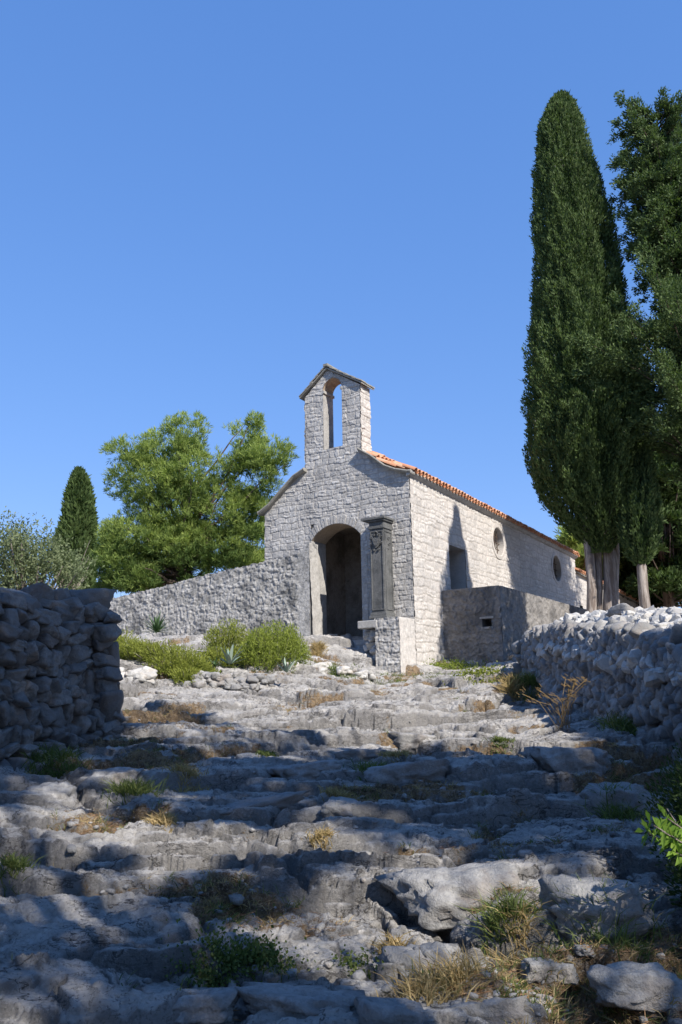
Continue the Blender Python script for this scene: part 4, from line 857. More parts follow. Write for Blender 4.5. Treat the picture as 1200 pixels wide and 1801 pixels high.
# pines
def pine(name, label, bx_, Y, clumps, seed, mat, group=None, tuft=.30, ntuft=30, nneed=13, trunkr=.28, limbs=True, leafw=.02, guard=None, z0=None, rot=(.0, .0), size=1.0, cat='tree', join=None):
    """clumps: list of (x,y,z,radius)"""
    rng = np.random.RandomState(seed); bz0 = float(hbase(bx_, Y)) - .1 if z0 is None else z0; off = np.array([bx_, Y, bz0]); root = thing(name, label, cat, tuple(off), 0, group); F = Fol(); mb = MB()
    jz = join if join is not None else bz0 + 1.6
    for (x, y, z, r_) in clumps:
        c = np.array([x, y, z]); n = max(6, int(ntuft * r_ * r_ / .36)); d = unit(rng, n); d[:, 2] = np.where(d[:, 2] < -.35, -d[:, 2], d[:, 2]); T = c + d * np.array([r_, r_, r_ * .7]) * rng.uniform(.45, 1.05, n)[:, None]
        ax = d * .8 + np.array([0, 0, .95]); ax /= np.linalg.norm(ax, axis=1)[:, None]
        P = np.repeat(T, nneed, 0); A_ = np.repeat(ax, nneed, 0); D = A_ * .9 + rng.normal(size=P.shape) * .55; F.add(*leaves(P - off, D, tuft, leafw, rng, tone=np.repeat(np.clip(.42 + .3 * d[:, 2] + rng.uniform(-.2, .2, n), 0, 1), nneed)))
        if limbs:
            t = rng.uniform(.3, .75); s0 = np.array([bx_, Y, jz + (z - jz) * t * .65]); m_ = (s0 * .45 + c * .55) - np.array([0, 0, .12 * abs(z - s0[2])]) + rng.normal(size=3) * .12
            mb.tube([Vector(s0 - off), Vector(m_ - off), Vector(c - off)], [.07 * size, .045 * size, .015 * size], 5, False)
    F.build('crown', mat, root)
    if limbs: mb.build('limbs', M['pinebark'], root)
    zt = max(c[2] for c in clumps); cx_ = sum(c[0] for c in clumps) / len(clumps); cy_ = sum(c[1] for c in clumps) / len(clumps); pts = []; rads = []
    for k in range(6):
        t = k / 5; pts.append(Vector(((cx_ - bx_) * t * t * .3, (cy_ - Y) * t * t * .3, (zt - bz0) * t * .75))); rads.append(trunkr * (1 - .75 * t))
    MB().tube(pts, rads, 10).build('trunk', M['pinebark'], root, smooth=True); return root
# big pine seen over the garden wall: clumps from the outline
def pine_mass(root_name, label, bx_, Y, blobs, seed, mat, ydep, ntuft, tuft, nneed, leafw, join):
    rng = np.random.RandomState(seed); bz0 = float(hbase(bx_, Y)) - .1; off = np.array([bx_, Y, bz0]); root = thing(root_name, label, 'tree', tuple(off)); F = Fol(); mb = MB()
    ar = np.array([b[2] * b[3] for b in blobs], float); bi = rng.choice(len(blobs), ntuft * 3, p=ar / ar.sum()); B_ = np.array([b[:4] for b in blobs], float)[bi]; d = unit(rng, len(bi)); q = rng.uniform(.3, 1.06, len(bi)) ** .6
    px = B_[:, 0] + B_[:, 2] * d[:, 0] * q * 1.12; py = B_[:, 1] - B_[:, 3] * d[:, 2] * q * 1.12; yy = Y + (B_[:, 2] / 70) * ydep * d[:, 1] * q + .5 * np.sin(B_[:, 0] * .05)
    Mt = np.array(CM.to_3x3()); v = np.column_stack([(px - 600) / FPX, -(py - 900.5) / FPX, -np.ones(len(px))]) @ Mt.T; T = v * (yy / v[:, 1])[:, None]
    nz_ = pn3(T * 1.15, seed) + .45 * pn3(T * 2.6, seed + 1); k = nz_ > np.where(py > 930, -.30, -.05) + .5 * np.exp(-((px - 388) / 26) ** 2 - ((py - 765) / 50) ** 2); T = T[k][:ntuft]; d = d[k][:ntuft]; nz_ = nz_[k][:ntuft]; n = len(T)
    ax = d * .55 + np.array([0, 0, .85]) + rng.normal(size=(n, 3)) * .3; ax /= np.linalg.norm(ax, axis=1)[:, None]; P = np.repeat(T, nneed, 0) + rng.normal(size=(n * nneed, 3)) * .03; D = np.repeat(ax, nneed, 0) * .9 + rng.normal(size=(n * nneed, 3)) * .5
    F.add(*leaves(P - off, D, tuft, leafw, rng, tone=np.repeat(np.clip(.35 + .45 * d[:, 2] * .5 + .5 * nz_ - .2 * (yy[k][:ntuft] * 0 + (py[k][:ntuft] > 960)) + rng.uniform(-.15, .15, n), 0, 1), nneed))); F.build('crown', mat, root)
    for i in rng.choice(n, 70, False):
        c = T[i]; s0 = np.array([bx_ + (c[0] - bx_) * .06, Y, join + (c[2] - join) * rng.uniform(.2, .6)]); m1 = s0 + (c - s0) * .4 + np.array([0, 0, -.05 * abs(c[0] - bx_)]) + rng.normal(size=3) * .15; m2 = s0 + (c - s0) * .75 + rng.normal(size=3) * .15
        mb.tube([Vector(q_ - off) for q_ in (s0, m1, m2, c)], [.06, .04, .022, .008], 5, False)
    mb.build('limbs', M['pinebark'], root); top = T[:, 2].max(); MB().tube([(0, 0, 0), (.08, 0, 1.5), (-.05, 0, 3), (.1, 0, (top - bz0) * .7)], [.34, .28, .22, .06], 10).build('trunk', M['pinebark'], root, smooth=True); return root
def clumps_px(blobs, Y, seed, per, rad, ydep=2.2):
    rng = np.random.RandomState(seed); out = []
    for (cx_, cy_, rx, ry, k) in blobs:
        for i in range(k):
            a = rng.uniform(0, 6.28); q = math.sqrt(rng.uniform(0, 1)); dy = rng.uniform(-1, 1) * ydep * math.sqrt(max(0, 1 - q * q * .8)); yy = Y + dy
            p = at_y(cx_ + rx * q * math.cos(a), cy_ + ry * q * math.sin(a), yy); out.append((p.x, p.y, p.z, rng.uniform(*rad)))
    return out
bl_ = [(182, 1036, 12, 10, 3), (200, 1020, 25, 18, 5), (280, 1030, 50, 12, 8), (345, 1010, 25, 14, 5), (195, 950, 20, 30, 5), (330, 765, 45, 34, 13), (285, 800, 55, 40, 15), (225, 795, 38, 22, 7), (270, 850, 75, 45, 22), (340, 830, 60, 55, 20), (425, 790, 45, 42, 13), (470, 800, 45, 28, 10), (440, 840, 55, 45, 16),
       (385, 900, 70, 50, 20), (300, 900, 75, 50, 20), (440, 905, 45, 40, 10), (245, 945, 62, 42, 17), (320, 960, 60, 42, 14), (380, 965, 55, 30, 10), (215, 985, 40, 32, 9), (250, 1010, 62, 22, 8), (448, 742, 14, 12, 2)]
pb = at_y(327, 1010, 31)
pine_mass('pine_tree', 'large bright green pine with a broad crown behind the rough garden wall', pb.x, 31, bl_ + [(200, 995, 34, 36, 8), (235, 1020, 50, 22, 8), (290, 1000, 50, 25, 8)], 10, M['pine'], 2.0, 12500, .21, 13, .026, 4.2)
pb2 = at_y(445, 985, 36)
pine('pine_tree', 'low pale pine foliage between the big pine and the chapel wall', pb2.x, 36, clumps_px([(445, 985, 45, 12, 10), (420, 1000, 40, 10, 8), (455, 950, 28, 12, 5)], 36, 19, 1, (.5, .8)), 20, M['pine'], tuft=.4, ntuft=28, nneed=12, leafw=.04, join=3)
# olive tree at left, over the dry wall
F = Fol(); rng = np.random.RandomState(12); po = at_y(50, 1040, 17); bz0 = float(hbase(po.x, 17)) - .1; off = np.array([po.x, 17, bz0])
root = thing('olive_tree', 'bushy grey green olive tree behind the left dry stone wall', 'tree', tuple(off)); mb = MB()
for (cx_, cy_, rx, ry, k) in [(20, 955, 30, 20, 30), (55, 985, 60, 35, 90), (95, 1000, 45, 28, 50), (20, 1010, 50, 30, 60), (130, 1015, 25, 15, 18), (-60, 985, 60, 60, 60), (60, 1060, 90, 30, 60)]:
    for i in range(k):
        a = rng.uniform(0, 6.28); q = math.sqrt(rng.uniform(0, 1)); p = at_y(cx_ + rx * q * math.cos(a), cy_ + ry * q * math.sin(a), 17 + rng.uniform(-1, 1)); c = np.array(p)
        d = unit(rng, 1)[0] * .5 + np.array([0, 0, .7]); n = 42; tt = rng.uniform(-.5, 1, n)[:, None]; P = c + d * tt * .45 + rng.normal(size=(n, 3)) * .07; F.add(*leaves(P - off, d * .8 + rng.normal(size=(n, 3)) * .7, .085, .03, rng, tone=rng.uniform(.2, .9)))
        if i % 6 == 0: mb.tube([(0, 0, 1.0), Vector((c - off) * np.array([.5, .5, .6])), Vector(c - off)], [.05, .03, .008], 5, False)
F.build('crown', M['olive'], root); mb.build('branches', M['bark'], root); MB().tube([(0, 0, 0), (.05, 0, .6), (0, 0, 1.2)], [.2, .15, .1], 8).build('trunk', M['bark'], root)
# dark background trees, right
for k, (px, py, Y, bl2, lab, m_) in enumerate([
    (1175, 1040, 40, [(1180, 850, 60, 70, 26), (1185, 950, 70, 60, 26), (1190, 1030, 60, 30, 12), (1215, 790, 40, 30, 10)], 'dark broad tree filling the right edge below the shaggy cypress', 'bg'),
    (1110, 1040, 44, [(1150, 1045, 70, 22, 16), (1090, 1045, 50, 20, 8), (1100, 960, 60, 60, 26), (1095, 1020, 55, 30, 16), (1120, 890, 40, 50, 16)], 'dark tree seen between the tall cypress trunks and the slim cypress', 'bg'),
    (1022, 985, 42, [(1024, 970, 20, 26, 9), (1040, 1000, 22, 22, 9)], 'small pale green pine just past the far end of the chapel roof', 'pine')]):
    p = at_y(px, py, Y); pine('background_tree', lab, p.x, Y, clumps_px(bl2, Y, 30 + k, 1, (.7, 1.15), 2.5), 40 + k, M[m_], tuft=.34, ntuft=46, nneed=10, leafw=.09 if m_ == 'bg' else .05, join=4, trunkr=.3)

# ------------------------------------------------------------------ trees beside and behind the camera that shade the path
SV = np.array(SUN); SH = SV / math.hypot(SV[0], SV[1])
lit = [(560, 1215, 400, 28), (420, 1322, 110, 24), (330, 1290, 40, 10), (560, 1280, 150, 40), (720, 1270, 130, 38), (880, 1300, 90, 34), (660, 1325, 40, 12), (225, 1385, 60, 25), (120, 1400, 50, 22), (610, 1422, 40, 18), (835, 1445, 45, 12), (400, 1490, 120, 14), (520, 1470, 60, 10), (40, 1505, 50, 20), (30, 1590, 60, 10),
       (270, 1690, 80, 30), (450, 1650, 110, 22), (470, 1770, 210, 48), (860, 1740, 340, 55), (80, 1770, 80, 12), (250, 1745, 60, 10), (790, 1592, 150, 75), (700, 1690, 110, 50), (900, 1745, 260, 35), (1110, 1765, 130, 30), (1118, 1575, 30, 32), (640, 1790, 250, 40), (330, 1530, 50, 8), (160, 1470, 50, 8), (970, 1330, 50, 10), (1000, 1385, 30, 8)]
rng = np.random.RandomState(99); cl = []
gx, gy = np.meshgrid(np.arange(-6.5, 5.2, .40), np.arange(1.4, 15.5, .40)); gx = gx.ravel() + rng.uniform(-.13, .13, gx.size); gy = gy.ravel() + rng.uniform(-.13, .13, gy.size); ghz = hbase(gx, gy)
ppx, ppy, _d = project(np.column_stack([gx, gy, ghz]))
hole = fbm(gx * .55, gy * .8, 3, 88)
for i in range(len(gx)):
    a, b = ppx[i], ppy[i]
    mx = .27 * 1450 / gy[i]; my = .30 * 1450 * 1.15 / gy[i] ** 2; nf = 1.3 if b > 1590 else 1; mx *= nf; my *= nf; inl = any(((a - c[0]) / (c[2] + mx)) ** 2 + ((b - c[1]) / (c[3] + my)) ** 2 < 1 for c in lit) or ((rng.uniform() < .05 or hole[i] > .33) and not (a > 830 and 1335 < b < 1665))
    lim = np.interp(a, [0, 210, 420, 600, 800, 960, 1200], [1240, 1240, 1255, 1300, 1305, 1295, 1240])
    if b < lim or inl: continue
    if a < -250 or a > 1500: continue
    if b > 1801 and 200 < a < 1350 and rng.uniform() < .6: continue
    for tt in (rng.uniform(9, 12.5), rng.uniform(9, 12.5)):
        if tt is None: continue
        P = np.array([gx[i], gy[i], ghz[i]]) + SH * tt; X, Yp, dd = project(P[None]); 
        if dd[0] > 0 and -130 < X[0] < 1330 and -130 < Yp[0] < 1900: continue
        cl.append((P[0], P[1], P[2], rng.uniform(.18, .28)))
cl = np.array(cl); print('shade clumps', len(cl), cl.min(0), cl.max(0))
# shade for the left wall face
ex = []
for s_ in np.arange(0, 1.02, .09):
    for z_ in np.arange(-.6, 1.5, .33):
        if rng.uniform() < .12: continue
        b_ = lw0 + (lw1 - lw0) * s_; P = np.array([b_.x, b_.y, z_]) + SH * rng.uniform(9.5, 12.5); X, Yp, dd = project(P[None])
        if dd[0] > 0 and -130 < X[0] < 1330 and -130 < Yp[0] < 1900: continue
        ex.append((P[0], P[1], P[2], rng.uniform(.25, .36)))
cl = np.vstack([cl, np.array(ex)]); k1 = cl[:, 0] * .66 - cl[:, 1] * .75; ctr = [(5.5, -4.5), (6.8, 1.5), (9.5, 5.5)]
di = np.argmin(np.stack([np.hypot(cl[:, 0] - a, cl[:, 1] - b) for a, b in ctr]), 0)
for k, lab in enumerate(('shade pine behind the viewer on the right', 'shade pine just right of the viewer above the path', 'shade pine right of the path beyond the near wall')):
    sub = [tuple(c) for c in cl[di == k]]
    if sub: pine('pine_tree', lab, ctr[k][0], ctr[k][1], sub, 60 + k, M['pine'], tuft=.24, ntuft=70, nneed=12, leafw=.045, trunkr=.3, limbs=True, join=3.0, size=.5)
rng = np.random.RandomState(50)
for k, (x, y, z, R_, lab) in enumerate([(-10, 1.5, 4.2, 3.6, 'unseen dark tree added beyond the left wall to block skylight'), (-8, -6, 3.2, 3.8, 'unseen dark tree added behind the viewer on the left to block skylight'), (-1.5, -12, 3.5, 4, 'unseen dark tree added straight behind the viewer to block skylight'), (-15, 10, 5, 4, 'dark tree added out of view to the left beside the olive to block skylight'), (14, 10, 5.5, 3.3, 'dark tree added out of view to the right behind the long wall to block skylight')]):  # unseen trees, added to hold back sky light around the path
    d = unit(rng, 110); c = np.array([x, y, z]) + d * R_ * rng.uniform(.3, 1, 110)[:, None] * np.array([1, 1, .95]); pine('background_tree', lab, x, y, [tuple(q) + (rng.uniform(.6, 1.0),) for q in c], 70 + k, M['bg'], tuft=.5, ntuft=22, nneed=8, leafw=.16, join=2.5, trunkr=.3, limbs=False)
# tall slim cypress out of frame whose tip shades the side wall
ss, zz_ = SD(803, 905); W_ = np.array(CO + uv * ss) + np.array([0, 0, zz_]); T_ = W_ + SH * 10.5
rng = np.random.RandomState(8); bz0 = float(hbase(T_[0], T_[1])); root = thing('cypress_tree', 'slim cypress standing outside the picture to the right', 'tree', (T_[0], T_[1], bz0)); F = Fol(); n = 26000; H_ = T_[2] - bz0
z = rng.uniform(1.6, H_, n); r_ = np.interp(z, [1.6, H_ - 6, H_ - 3.2, H_ - 1.5, H_], [1.5, 1.6, 1.15, .6, .08]) * (1 + .45 * pn2(z * 1.6, z * 0)); a = rng.uniform(0, 6.28, n); q = np.sqrt(rng.uniform(.1, 1, n)); P = np.column_stack([np.cos(a) * r_ * q, np.sin(a) * r_ * q, z]); F.add(*leaves(P, np.column_stack([np.cos(a), np.sin(a), 2 + 0 * a]), .2, .08, rng)); F.build('crown', M['cypress'], root); MB().tube([(0, 0, 0), (0, 0, 6)], [.2, .1], 8).build('trunk', M['bark'], root)

# ------------------------------------------------------------------ shrubs, agaves, grass
def sprig_bush(name, label, spots, seed, mat, nst=420, H=(.35, .6)):
    rng = np.random.RandomState(seed); c0 = spots[0]; off = np.array([c0[0], c0[1], gz(c0[0], c0[1])]); root = thing(name, label, 'shrub', tuple(off), 0, 'heath bushes by the garden wall'); F = Fol(); mb = MB()
    for (x, y, rx, ry, h) in spots:
        n = int(nst * rx * ry / .3); a = rng.uniform(0, 6.28, n); q = np.sqrt(rng.uniform(0, 1, n)); X = x + rx * q * np.cos(a); Yv = y + ry * q * np.sin(a); Z = ground(X, Yv)
        prof_ = h * np.sqrt(np.maximum(1 - q ** 2 * .85, .05)) * (1 + .22 * fbm(X * 2.5, Yv * 2.5, 2, seed)); T = np.column_stack([X + (X - x) * .25, Yv + (Yv - y) * .25, Z + prof_]); B = np.column_stack([x + (X - x) * .6, y + (Yv - y) * .6, Z])
        dv = T - B; ln = np.linalg.norm(dv, axis=1)[:, None]; m = 16
        for k in range(m):
            t = .35 + .65 * (k + rng.uniform(0, 1, n)[:, None]) / m; P = B + dv * t + rng.normal(size=(n, 3)) * .022; D = dv / ln * 1.0 + rng.normal(size=(n, 3)) * .5; F.add(*leaves(P - off, D, .075, .018, rng, tone=np.clip(t[:, 0] * .9 - .1, 0, 1)))
        for i in range(0, n, 12): mb.tube([Vector(B[i] - off), Vector(T[i] - off)], [.008, .003], 3, False)
    F.build('foliage', mat, root); mb.build('stems', M['bark'], root)
def bush_at(px, py, Y): p = at_y(px, py, Y); return p
def sp(px, Y, rx, ry, h): p = at_y(px, 1180, Y); return (p.x, Y, rx, ry, h)
sprig_bush('heath_bush', 'sprawling yellow green heath bush in front of the garden wall', [sp(300, 18.2, .75, .5, .62), sp(345, 18.0, .45, .45, .45), sp(245, 18.6, .45, .45, .5), sp(210, 19.5, .45, .45, .62), sp(330, 17.5, .3, .3, .3)], 1, M['heath'])
sprig_bush('heath_bush', 'rounded fresh green heath bush by the chapel doorway wall', [sp(480, 19.4, .62, .5, .98), sp(455, 19.1, .4, .4, .75), sp(510, 19.8, .4, .4, .75)], 2, M['heath2'])
sprig_bush('heath_bush', 'small yellowish heath bush between the two larger ones', [sp(400, 20.4, .5, .4, .85), sp(385, 19.2, .4, .35, .45), sp(425, 19.2, .3, .3, .5)], 3, M['heath'])
def blade(vs, fs, ts, base, dirv, L_, w_, droop, tone, seg=5, fold=.25):
    d = Vector(dirv).normalized(); sd_ = d.cross(Vector((0, 0, 1))); sd_ = sd_.normalized() if sd_.length > .01 else Vector((1, 0, 0)); up = sd_.cross(d).normalized(); n = len(vs)
    for k in range(seg + 1):
        t = k / seg; c = Vector(base) + d * L_ * t - Vector((0, 0, 1)) * droop * L_ * t * t; ww_ = w_ * (1 - t) ** .55 * (.75 + .9 * t * (1 - t))
        for q, u_ in ((-1, 0), (0, -fold), (1, 0)): vs.append(c + sd_ * ww_ * q + up * ww_ * u_); ts.append(tone)
    for k in range(seg):
        for j in (0, 1): a = n + k * 3 + j; fs.append((a, a + 1, a + 4, a + 3))
def rosette(name, label, cat, pos, n, L_, w_, mat, seed, up=(.15, 1.2), droop=.15):
    rg = random.Random(seed); vs = []; fs = []; ts = []
    for i in range(n):
        a = 2.399 * i; e_ = up[0] + (up[1] - up[0]) * (i / n); blade(vs, fs, ts, (0, 0, 0), (math.cos(a) * math.cos(e_), math.sin(a) * math.cos(e_), math.sin(e_)), L_ * rg.uniform(.75, 1.15), w_, droop * rg.uniform(.3, 1.6), rg.random())
    o = mesh_np(name, np.array([v[:] for v in vs]), np.array(fs), mat, None, True, {'tone': ts}); o.location = pos; return tag(o, label, cat)
def gp(px, py, dz=0):
    h_ = hit(px, py); return Vector((h_.x, h_.y, gz(h_.x, h_.y) + dz))
rosette('yucca_plant', 'dark spiky yucca against the rough garden wall', 'plant', at_y(276, 1112, 21.3), 60, .58, .028, M['yucca'], 3, (.0, 1.45), .12)
rosette('agave_plant', 'blue green agave with upright broad leaves between the heath bushes', 'plant', at_y(404, 1168, 17.9), 13, .5, .05, M['agave'], 4, (.35, 1.4), .12)
rosette('agave_plant', 'smaller pale agave at the foot of the green heath bush', 'plant', at_y(504, 1182, 17.6), 10, .40, .032, M['agave'], 6, (.5, 1.3), .1)
rosette('agave_plant', 'low dark agave half hidden beside the upright one', 'plant', at_y(378, 1172, 18.1), 12, .3, .02, M['yucca'], 7, (.2, 1.2), .2)
# grass clumps: countable larger ones as things, the rest as ground cover
def grass_patch(X, Yv, n, H, rng, spread, w_=.006, lean=.6):
    m = len(X); P = np.column_stack([np.repeat(X, n) + rng.normal(size=m * n) * spread, np.repeat(Yv, n) + rng.normal(size=m * n) * spread]); Z = ground(P[:, 0], P[:, 1]) - .01
    B = np.column_stack([P, Z]); N = len(B); D = rng.normal(size=(N, 3)) * lean; D[:, 2] = 1; D /= np.linalg.norm(D, axis=1)[:, None]; L_ = H * rng.uniform(.4, 1.25, N)[:, None]; S_ = np.cross(D, rng.normal(size=(N, 3))); S_ /= np.linalg.norm(S_, axis=1)[:, None]
    mid = B + D * L_ * .55; tip = B + D * L_ + D * np.array([1, 1, -.55]) * L_ * .35; v = np.stack([B - S_ * w_, B + S_ * w_, mid + S_ * w_ * .7, mid - S_ * w_ * .7, tip], 1).reshape(-1, 3)
    b = np.arange(N) * 5; q = np.stack([b, b + 1, b + 2, b + 3], 1); tr = np.stack([b + 3, b + 2, b + 4], 1); return v, q, tr, np.repeat(rng.uniform(0, 1, N), 5)
def grass_obj(name, X, Yv, n, H, seed, spread, mat, w_=.006, lean=.6):
    rng = np.random.RandomState(seed); v, q, tr, t = grass_patch(np.asarray(X, float), np.asarray(Yv, float), n, H, rng, spread, w_, lean); return mesh_np(name, v, [q, tr], mat, None, False, {'tone': t})
TU = [(215, 1395, 'green', .20, 'wispy green grass tuft below the left dry stone wall', .16), (285, 1445, 'straw', .12, 'pale dry tuft on a slab left of the path centre', .07), (110, 1345, 'green', .22, 'tall thin grass clump at the foot of the left boulder wall', .16), (60, 1330, 'green', .2, 'grass clump in the left corner against the stones', .15),
      (470, 1330, 'green', .09, 'low tuft on the sunlit slabs in mid path', .08), (880, 1310, 'green', .08, 'short bright tuft on the sunlit rock near the right wall', .08), (600, 1410, 'straw', .12, 'straw coloured tuft on the small lit stone in mid path', .08), (565, 1475, 'straw', .09, 'dry tuft in the crack below the mid path slab', .07),
      (905, 1640, 'green', .19, 'green and yellow tuft on the right flank of the pitted rock', .08), (920, 1690, 'straw', .16, 'thick dry tuft below the pitted rock among fallen needles', .10), (695, 1680, 'straw', .11, 'pale tuft growing left of the pitted rock', .05), (800, 1730, 'straw', .18, 'tall straw grass in front of the pitted rock', .10), (745, 1745, 'straw', .12, 'low straw grass beside the small flat stones at the bottom', .09),
      (20, 1545, 'green', .12, 'grass tuft at the lower left edge', .07), (1075, 1640, 'green', .22, 'shaded grass under the lit rock at the lower right', .14), (1110, 1290, 'green', .3, 'shaded weeds at the foot of the right stone wall', .25), (905, 1215, 'straw', .35, 'tall dry grass at the far end of the right wall', .16), (930, 1205, 'green', .35, 'long green grass beside the far end of the right wall', .18),
      (600, 1185, 'green', .22, 'weeds on the bank in front of the chapel door', .2), (560, 1145, 'straw', .25, 'dry stalks in front of the doorway', .15), (700, 1330, 'straw', .10, 'orange dry grass in the hollow of the mid path rocks', .10), (660, 1360, 'green', .14, 'dark green weeds in the crack behind the mid path slabs', .14), (330, 1365, 'straw', .12, 'dry grass on the shaded rocks right of the left wall', .12), (1080, 1420, 'green', .22, 'shaded grass by the cracked boulder on the right', .16)]
for k, (px, py, m_, H, lab, spd) in enumerate(TU):
    h_ = hit(px, py)
    if h_ is None: continue
    rgk = np.random.RandomState(k); X = h_.x + rgk.normal(size=5) * spd * .5; Yv = h_.y + rgk.normal(size=5) * spd * .5
    o = grass_obj('grass_tuft', X, Yv, int(60 + spd * 350), H, k, spd * .55, M['grass' if m_ == 'green' else 'straw'], .0022 + .0003 * h_.y); tag(o, lab, 'grass tuft', 'grass tufts growing between the rocks')
# small leafy herb patches
def herb(name, label, px, py, n, r_, mat, seed, size=.022, H=.10):
    h_ = hit(px, py); rng = np.random.RandomState(seed); X = h_.x + rng.normal(size=n) * r_; Yv = h_.y + rng.normal(size=n) * r_ * .6; Z = ground(X, Yv) + np.abs(rng.normal(size=n)) * H * .6
    off = np.array(h_); F = Fol(); F.add(*leaves(np.column_stack([X, Yv, Z]) - off, rng.normal(size=(n, 3)) + np.array([0, 0, .8]), size, size * .7, rng)); o = F.build(name, mat); o.location = h_; return tag(o, label, 'plant')
herb('herb_plant', 'dark green leafy herb in the hollow at the bottom centre', 385, 1700, 1500, .10, M['grass'], 1)
herb('herb_plant', 'second leafy herb just right of the bottom centre hollow', 455, 1695, 1300, .10, M['grass'], 2, H=.08)
herb('herb_plant', 'tiny herb in the rock crack left of the pitted rock', 630, 1720, 350, .05, M['grass'], 3, .02, .06)
herb('herb_plant', 'green moss pad on the shaded rock above the pitted rock', 820, 1555, 300, .05, M['grass'], 5, .015, .02)
herb('herb_plant', 'bright low weeds at the foot of the rendered block', 800, 1176, 1500, .35, M['heath2'], 6, .05, .12)
herb('herb_plant', 'yellow green weeds on the ledge near the far wall end', 850, 1188, 900, .3, M['heath'], 7, .05, .10)
# ground cover
rng = np.random.RandomState(17); N = 9000; yv = np.exp(rng.uniform(math.log(3.2), math.log(21), N)); xv = rng.uniform(-.45, .45, N) * yv; _, s_ = ground(xv, yv, True); k = s_ > .55 + rng.uniform(-.1, .25, N); xv, yv = xv[k][:2300], yv[k][:2300]; print('cover', len(xv))
h_ = len(xv) // 2
o = grass_obj('dry_grass', xv[:int(h_ * 1.3)], yv[:int(h_ * 1.3)], 26, .075, 3, .035, M['straw'], .0028, .8); tag(o, 'dry straw grass scattered in the cracks of the rock', 'grass', kind='stuff')
o = grass_obj('green_grass', xv[int(h_ * 1.3):], yv[int(h_ * 1.3):], 26, .085, 4, .035, M['grass'], .0028, .7); tag(o, 'thin green grass scattered in the cracks of the rock', 'grass', kind='stuff')
# fallen needles
rng = np.random.RandomState(27); N = 110000; yv = np.exp(rng.uniform(math.log(3.0), math.log(9), N)); xv = rng.uniform(-.45, .45, N) * yv; zv, s_ = ground(xv, yv, True); k = s_ > .5 + rng.uniform(-.05, .3, N); P = np.column_stack([xv, yv, zv + .006])[k][:26000]; n = len(P)
D = rng.normal(size=(n, 3)); D[:, 2] = D[:, 2] * .15 + .08; F = Fol(); F.add(*leaves(P, D, .07, .0035, rng)); o = F.build('pine_needles', M['needles']); tag(o, 'reddish fallen pine needles lying in the hollows', 'needles', kind='stuff')
# weeds behind the garden terrace & long grass behind wall tops
rng = np.random.RandomState(37); X = rng.uniform(-5.5, 3.6, 260); Yv = rng.uniform(18.3, 21.3, 260); k = (Yv > 18.9 + .35 * X * (X > 0)) ; o = grass_obj('terrace_grass', X[k], Yv[k], 22, .14, 5, .08, M['grass'], .006, .6); tag(o, 'patchy low weeds on the bank in front of the chapel', 'grass', kind='stuff')
# bright shrub poking in at the right edge
rs = thing('shrub', 'bright green leafy shrub sprig reaching in from the right edge', 'shrub', (1.95, 4.35, gz(1.95, 4.35))); off = np.array(rs.location); F = Fol(); rng = np.random.RandomState(6); mb = MB()
for (px, py, Y) in [(1150, 1452, 5.6), (1175, 1440, 5.5), (1195, 1470, 5.6), (1200, 1445, 5.8), (1215, 1500, 5.6), (1225, 1400, 5.6), (1140, 1465, 5.6), (1165, 1462, 5.5), (1190, 1500, 5.5), (1180, 1455, 5.7)]:
    Y -= 1.35
    c = np.array(at_y(px, py, Y)); b = off + np.array([.1, 0, .1]); d = (c - b); mid = (b + c) / 2 + np.array([.1, 0, .1]); mb.tube([Vector(b - off), Vector(mid - off), Vector(c - off)], [.012, .008, .003], 5)
    n = 26; t = rng.uniform(.0, 1, n)[:, None]; P = mid + (c - mid) * (.3 + .75 * t); sd_ = np.array([0.15, .2, .3]) * rng.choice([-1, 1], n)[:, None]; F.add(*leaves(P - off, (c - mid) / np.linalg.norm(c - mid) * .8 + sd_ * 2.5 + rng.normal(size=(n, 3)) * .35, .075, .026, rng, curl=.2))
F.build('leaves', M['bright'], rs); mb.build('stems', M['bark'], rs)
F = Fol(); rng = np.random.RandomState(16); db = thing('shrub', 'dark shaded bush in the lower right corner under the bright sprig', 'shrub', (2.1, 5.0, gz(2.1, 5.0))); off = np.array(db.location); n = 9000
for (x, y, z, r_, n) in ((2.12, 5.0, -1.05, .30, 6500), (2.3, 5.6, -.8, .4, 6000), (2.0, 4.65, -1.2, .2, 3000), (2.32, 5.3, -.6, .3, 4000), (2.7, 6.3, -.7, .4, 4000)): blob(F, np.array([x, y, z]) - off, (r_, r_, r_ * 1.1), n, .035, .014, rng, .6, .3, .2)
F.build('foliage', M['bg'], db)
mb = MB(); rgx = random.Random(2)
for k in range(14): mb.tube([(0.1, 0.1, 0), (.1 + rgx.uniform(-.3, .3), .1 + rgx.uniform(-.3, .3), rgx.uniform(.3, .6))], [.008, .003], 4)
mb.build('stems', M['bark'], db)
# dry seed stalks by the right wall
dp = thing('dry_stalks', 'sunlit dry seed stalks in front of the right stone wall', 'plant', tuple(gp(990, 1285))); off = np.array(dp.location); mb = MB(); rgx = random.Random(8); vs = []
for k in range(20):
    a = rgx.uniform(-1, 1); p0_ = Vector((rgx.uniform(-.1, .1), rgx.uniform(-.1, .1), 0)); p2 = Vector((a * .5 - .1, rgx.uniform(-.2, .2), rgx.uniform(.35, .65))); mb.tube([p0_, (p0_ + p2) / 2 + Vector((0, 0, .12)), p2], [.004, .004, .006], 4)
    for j in range(5): q = p2 + Vector((rgx.uniform(-.05, .05), rgx.uniform(-.05, .05), rgx.uniform(-.05, .05))); mb.tube([q, q + Vector((-.05 + rgx.uniform(-.02, .02), 0, .03 + rgx.uniform(-.02, .02)))], [.005, .003], 4)
mb.build('stalks', M['straw'], dp)

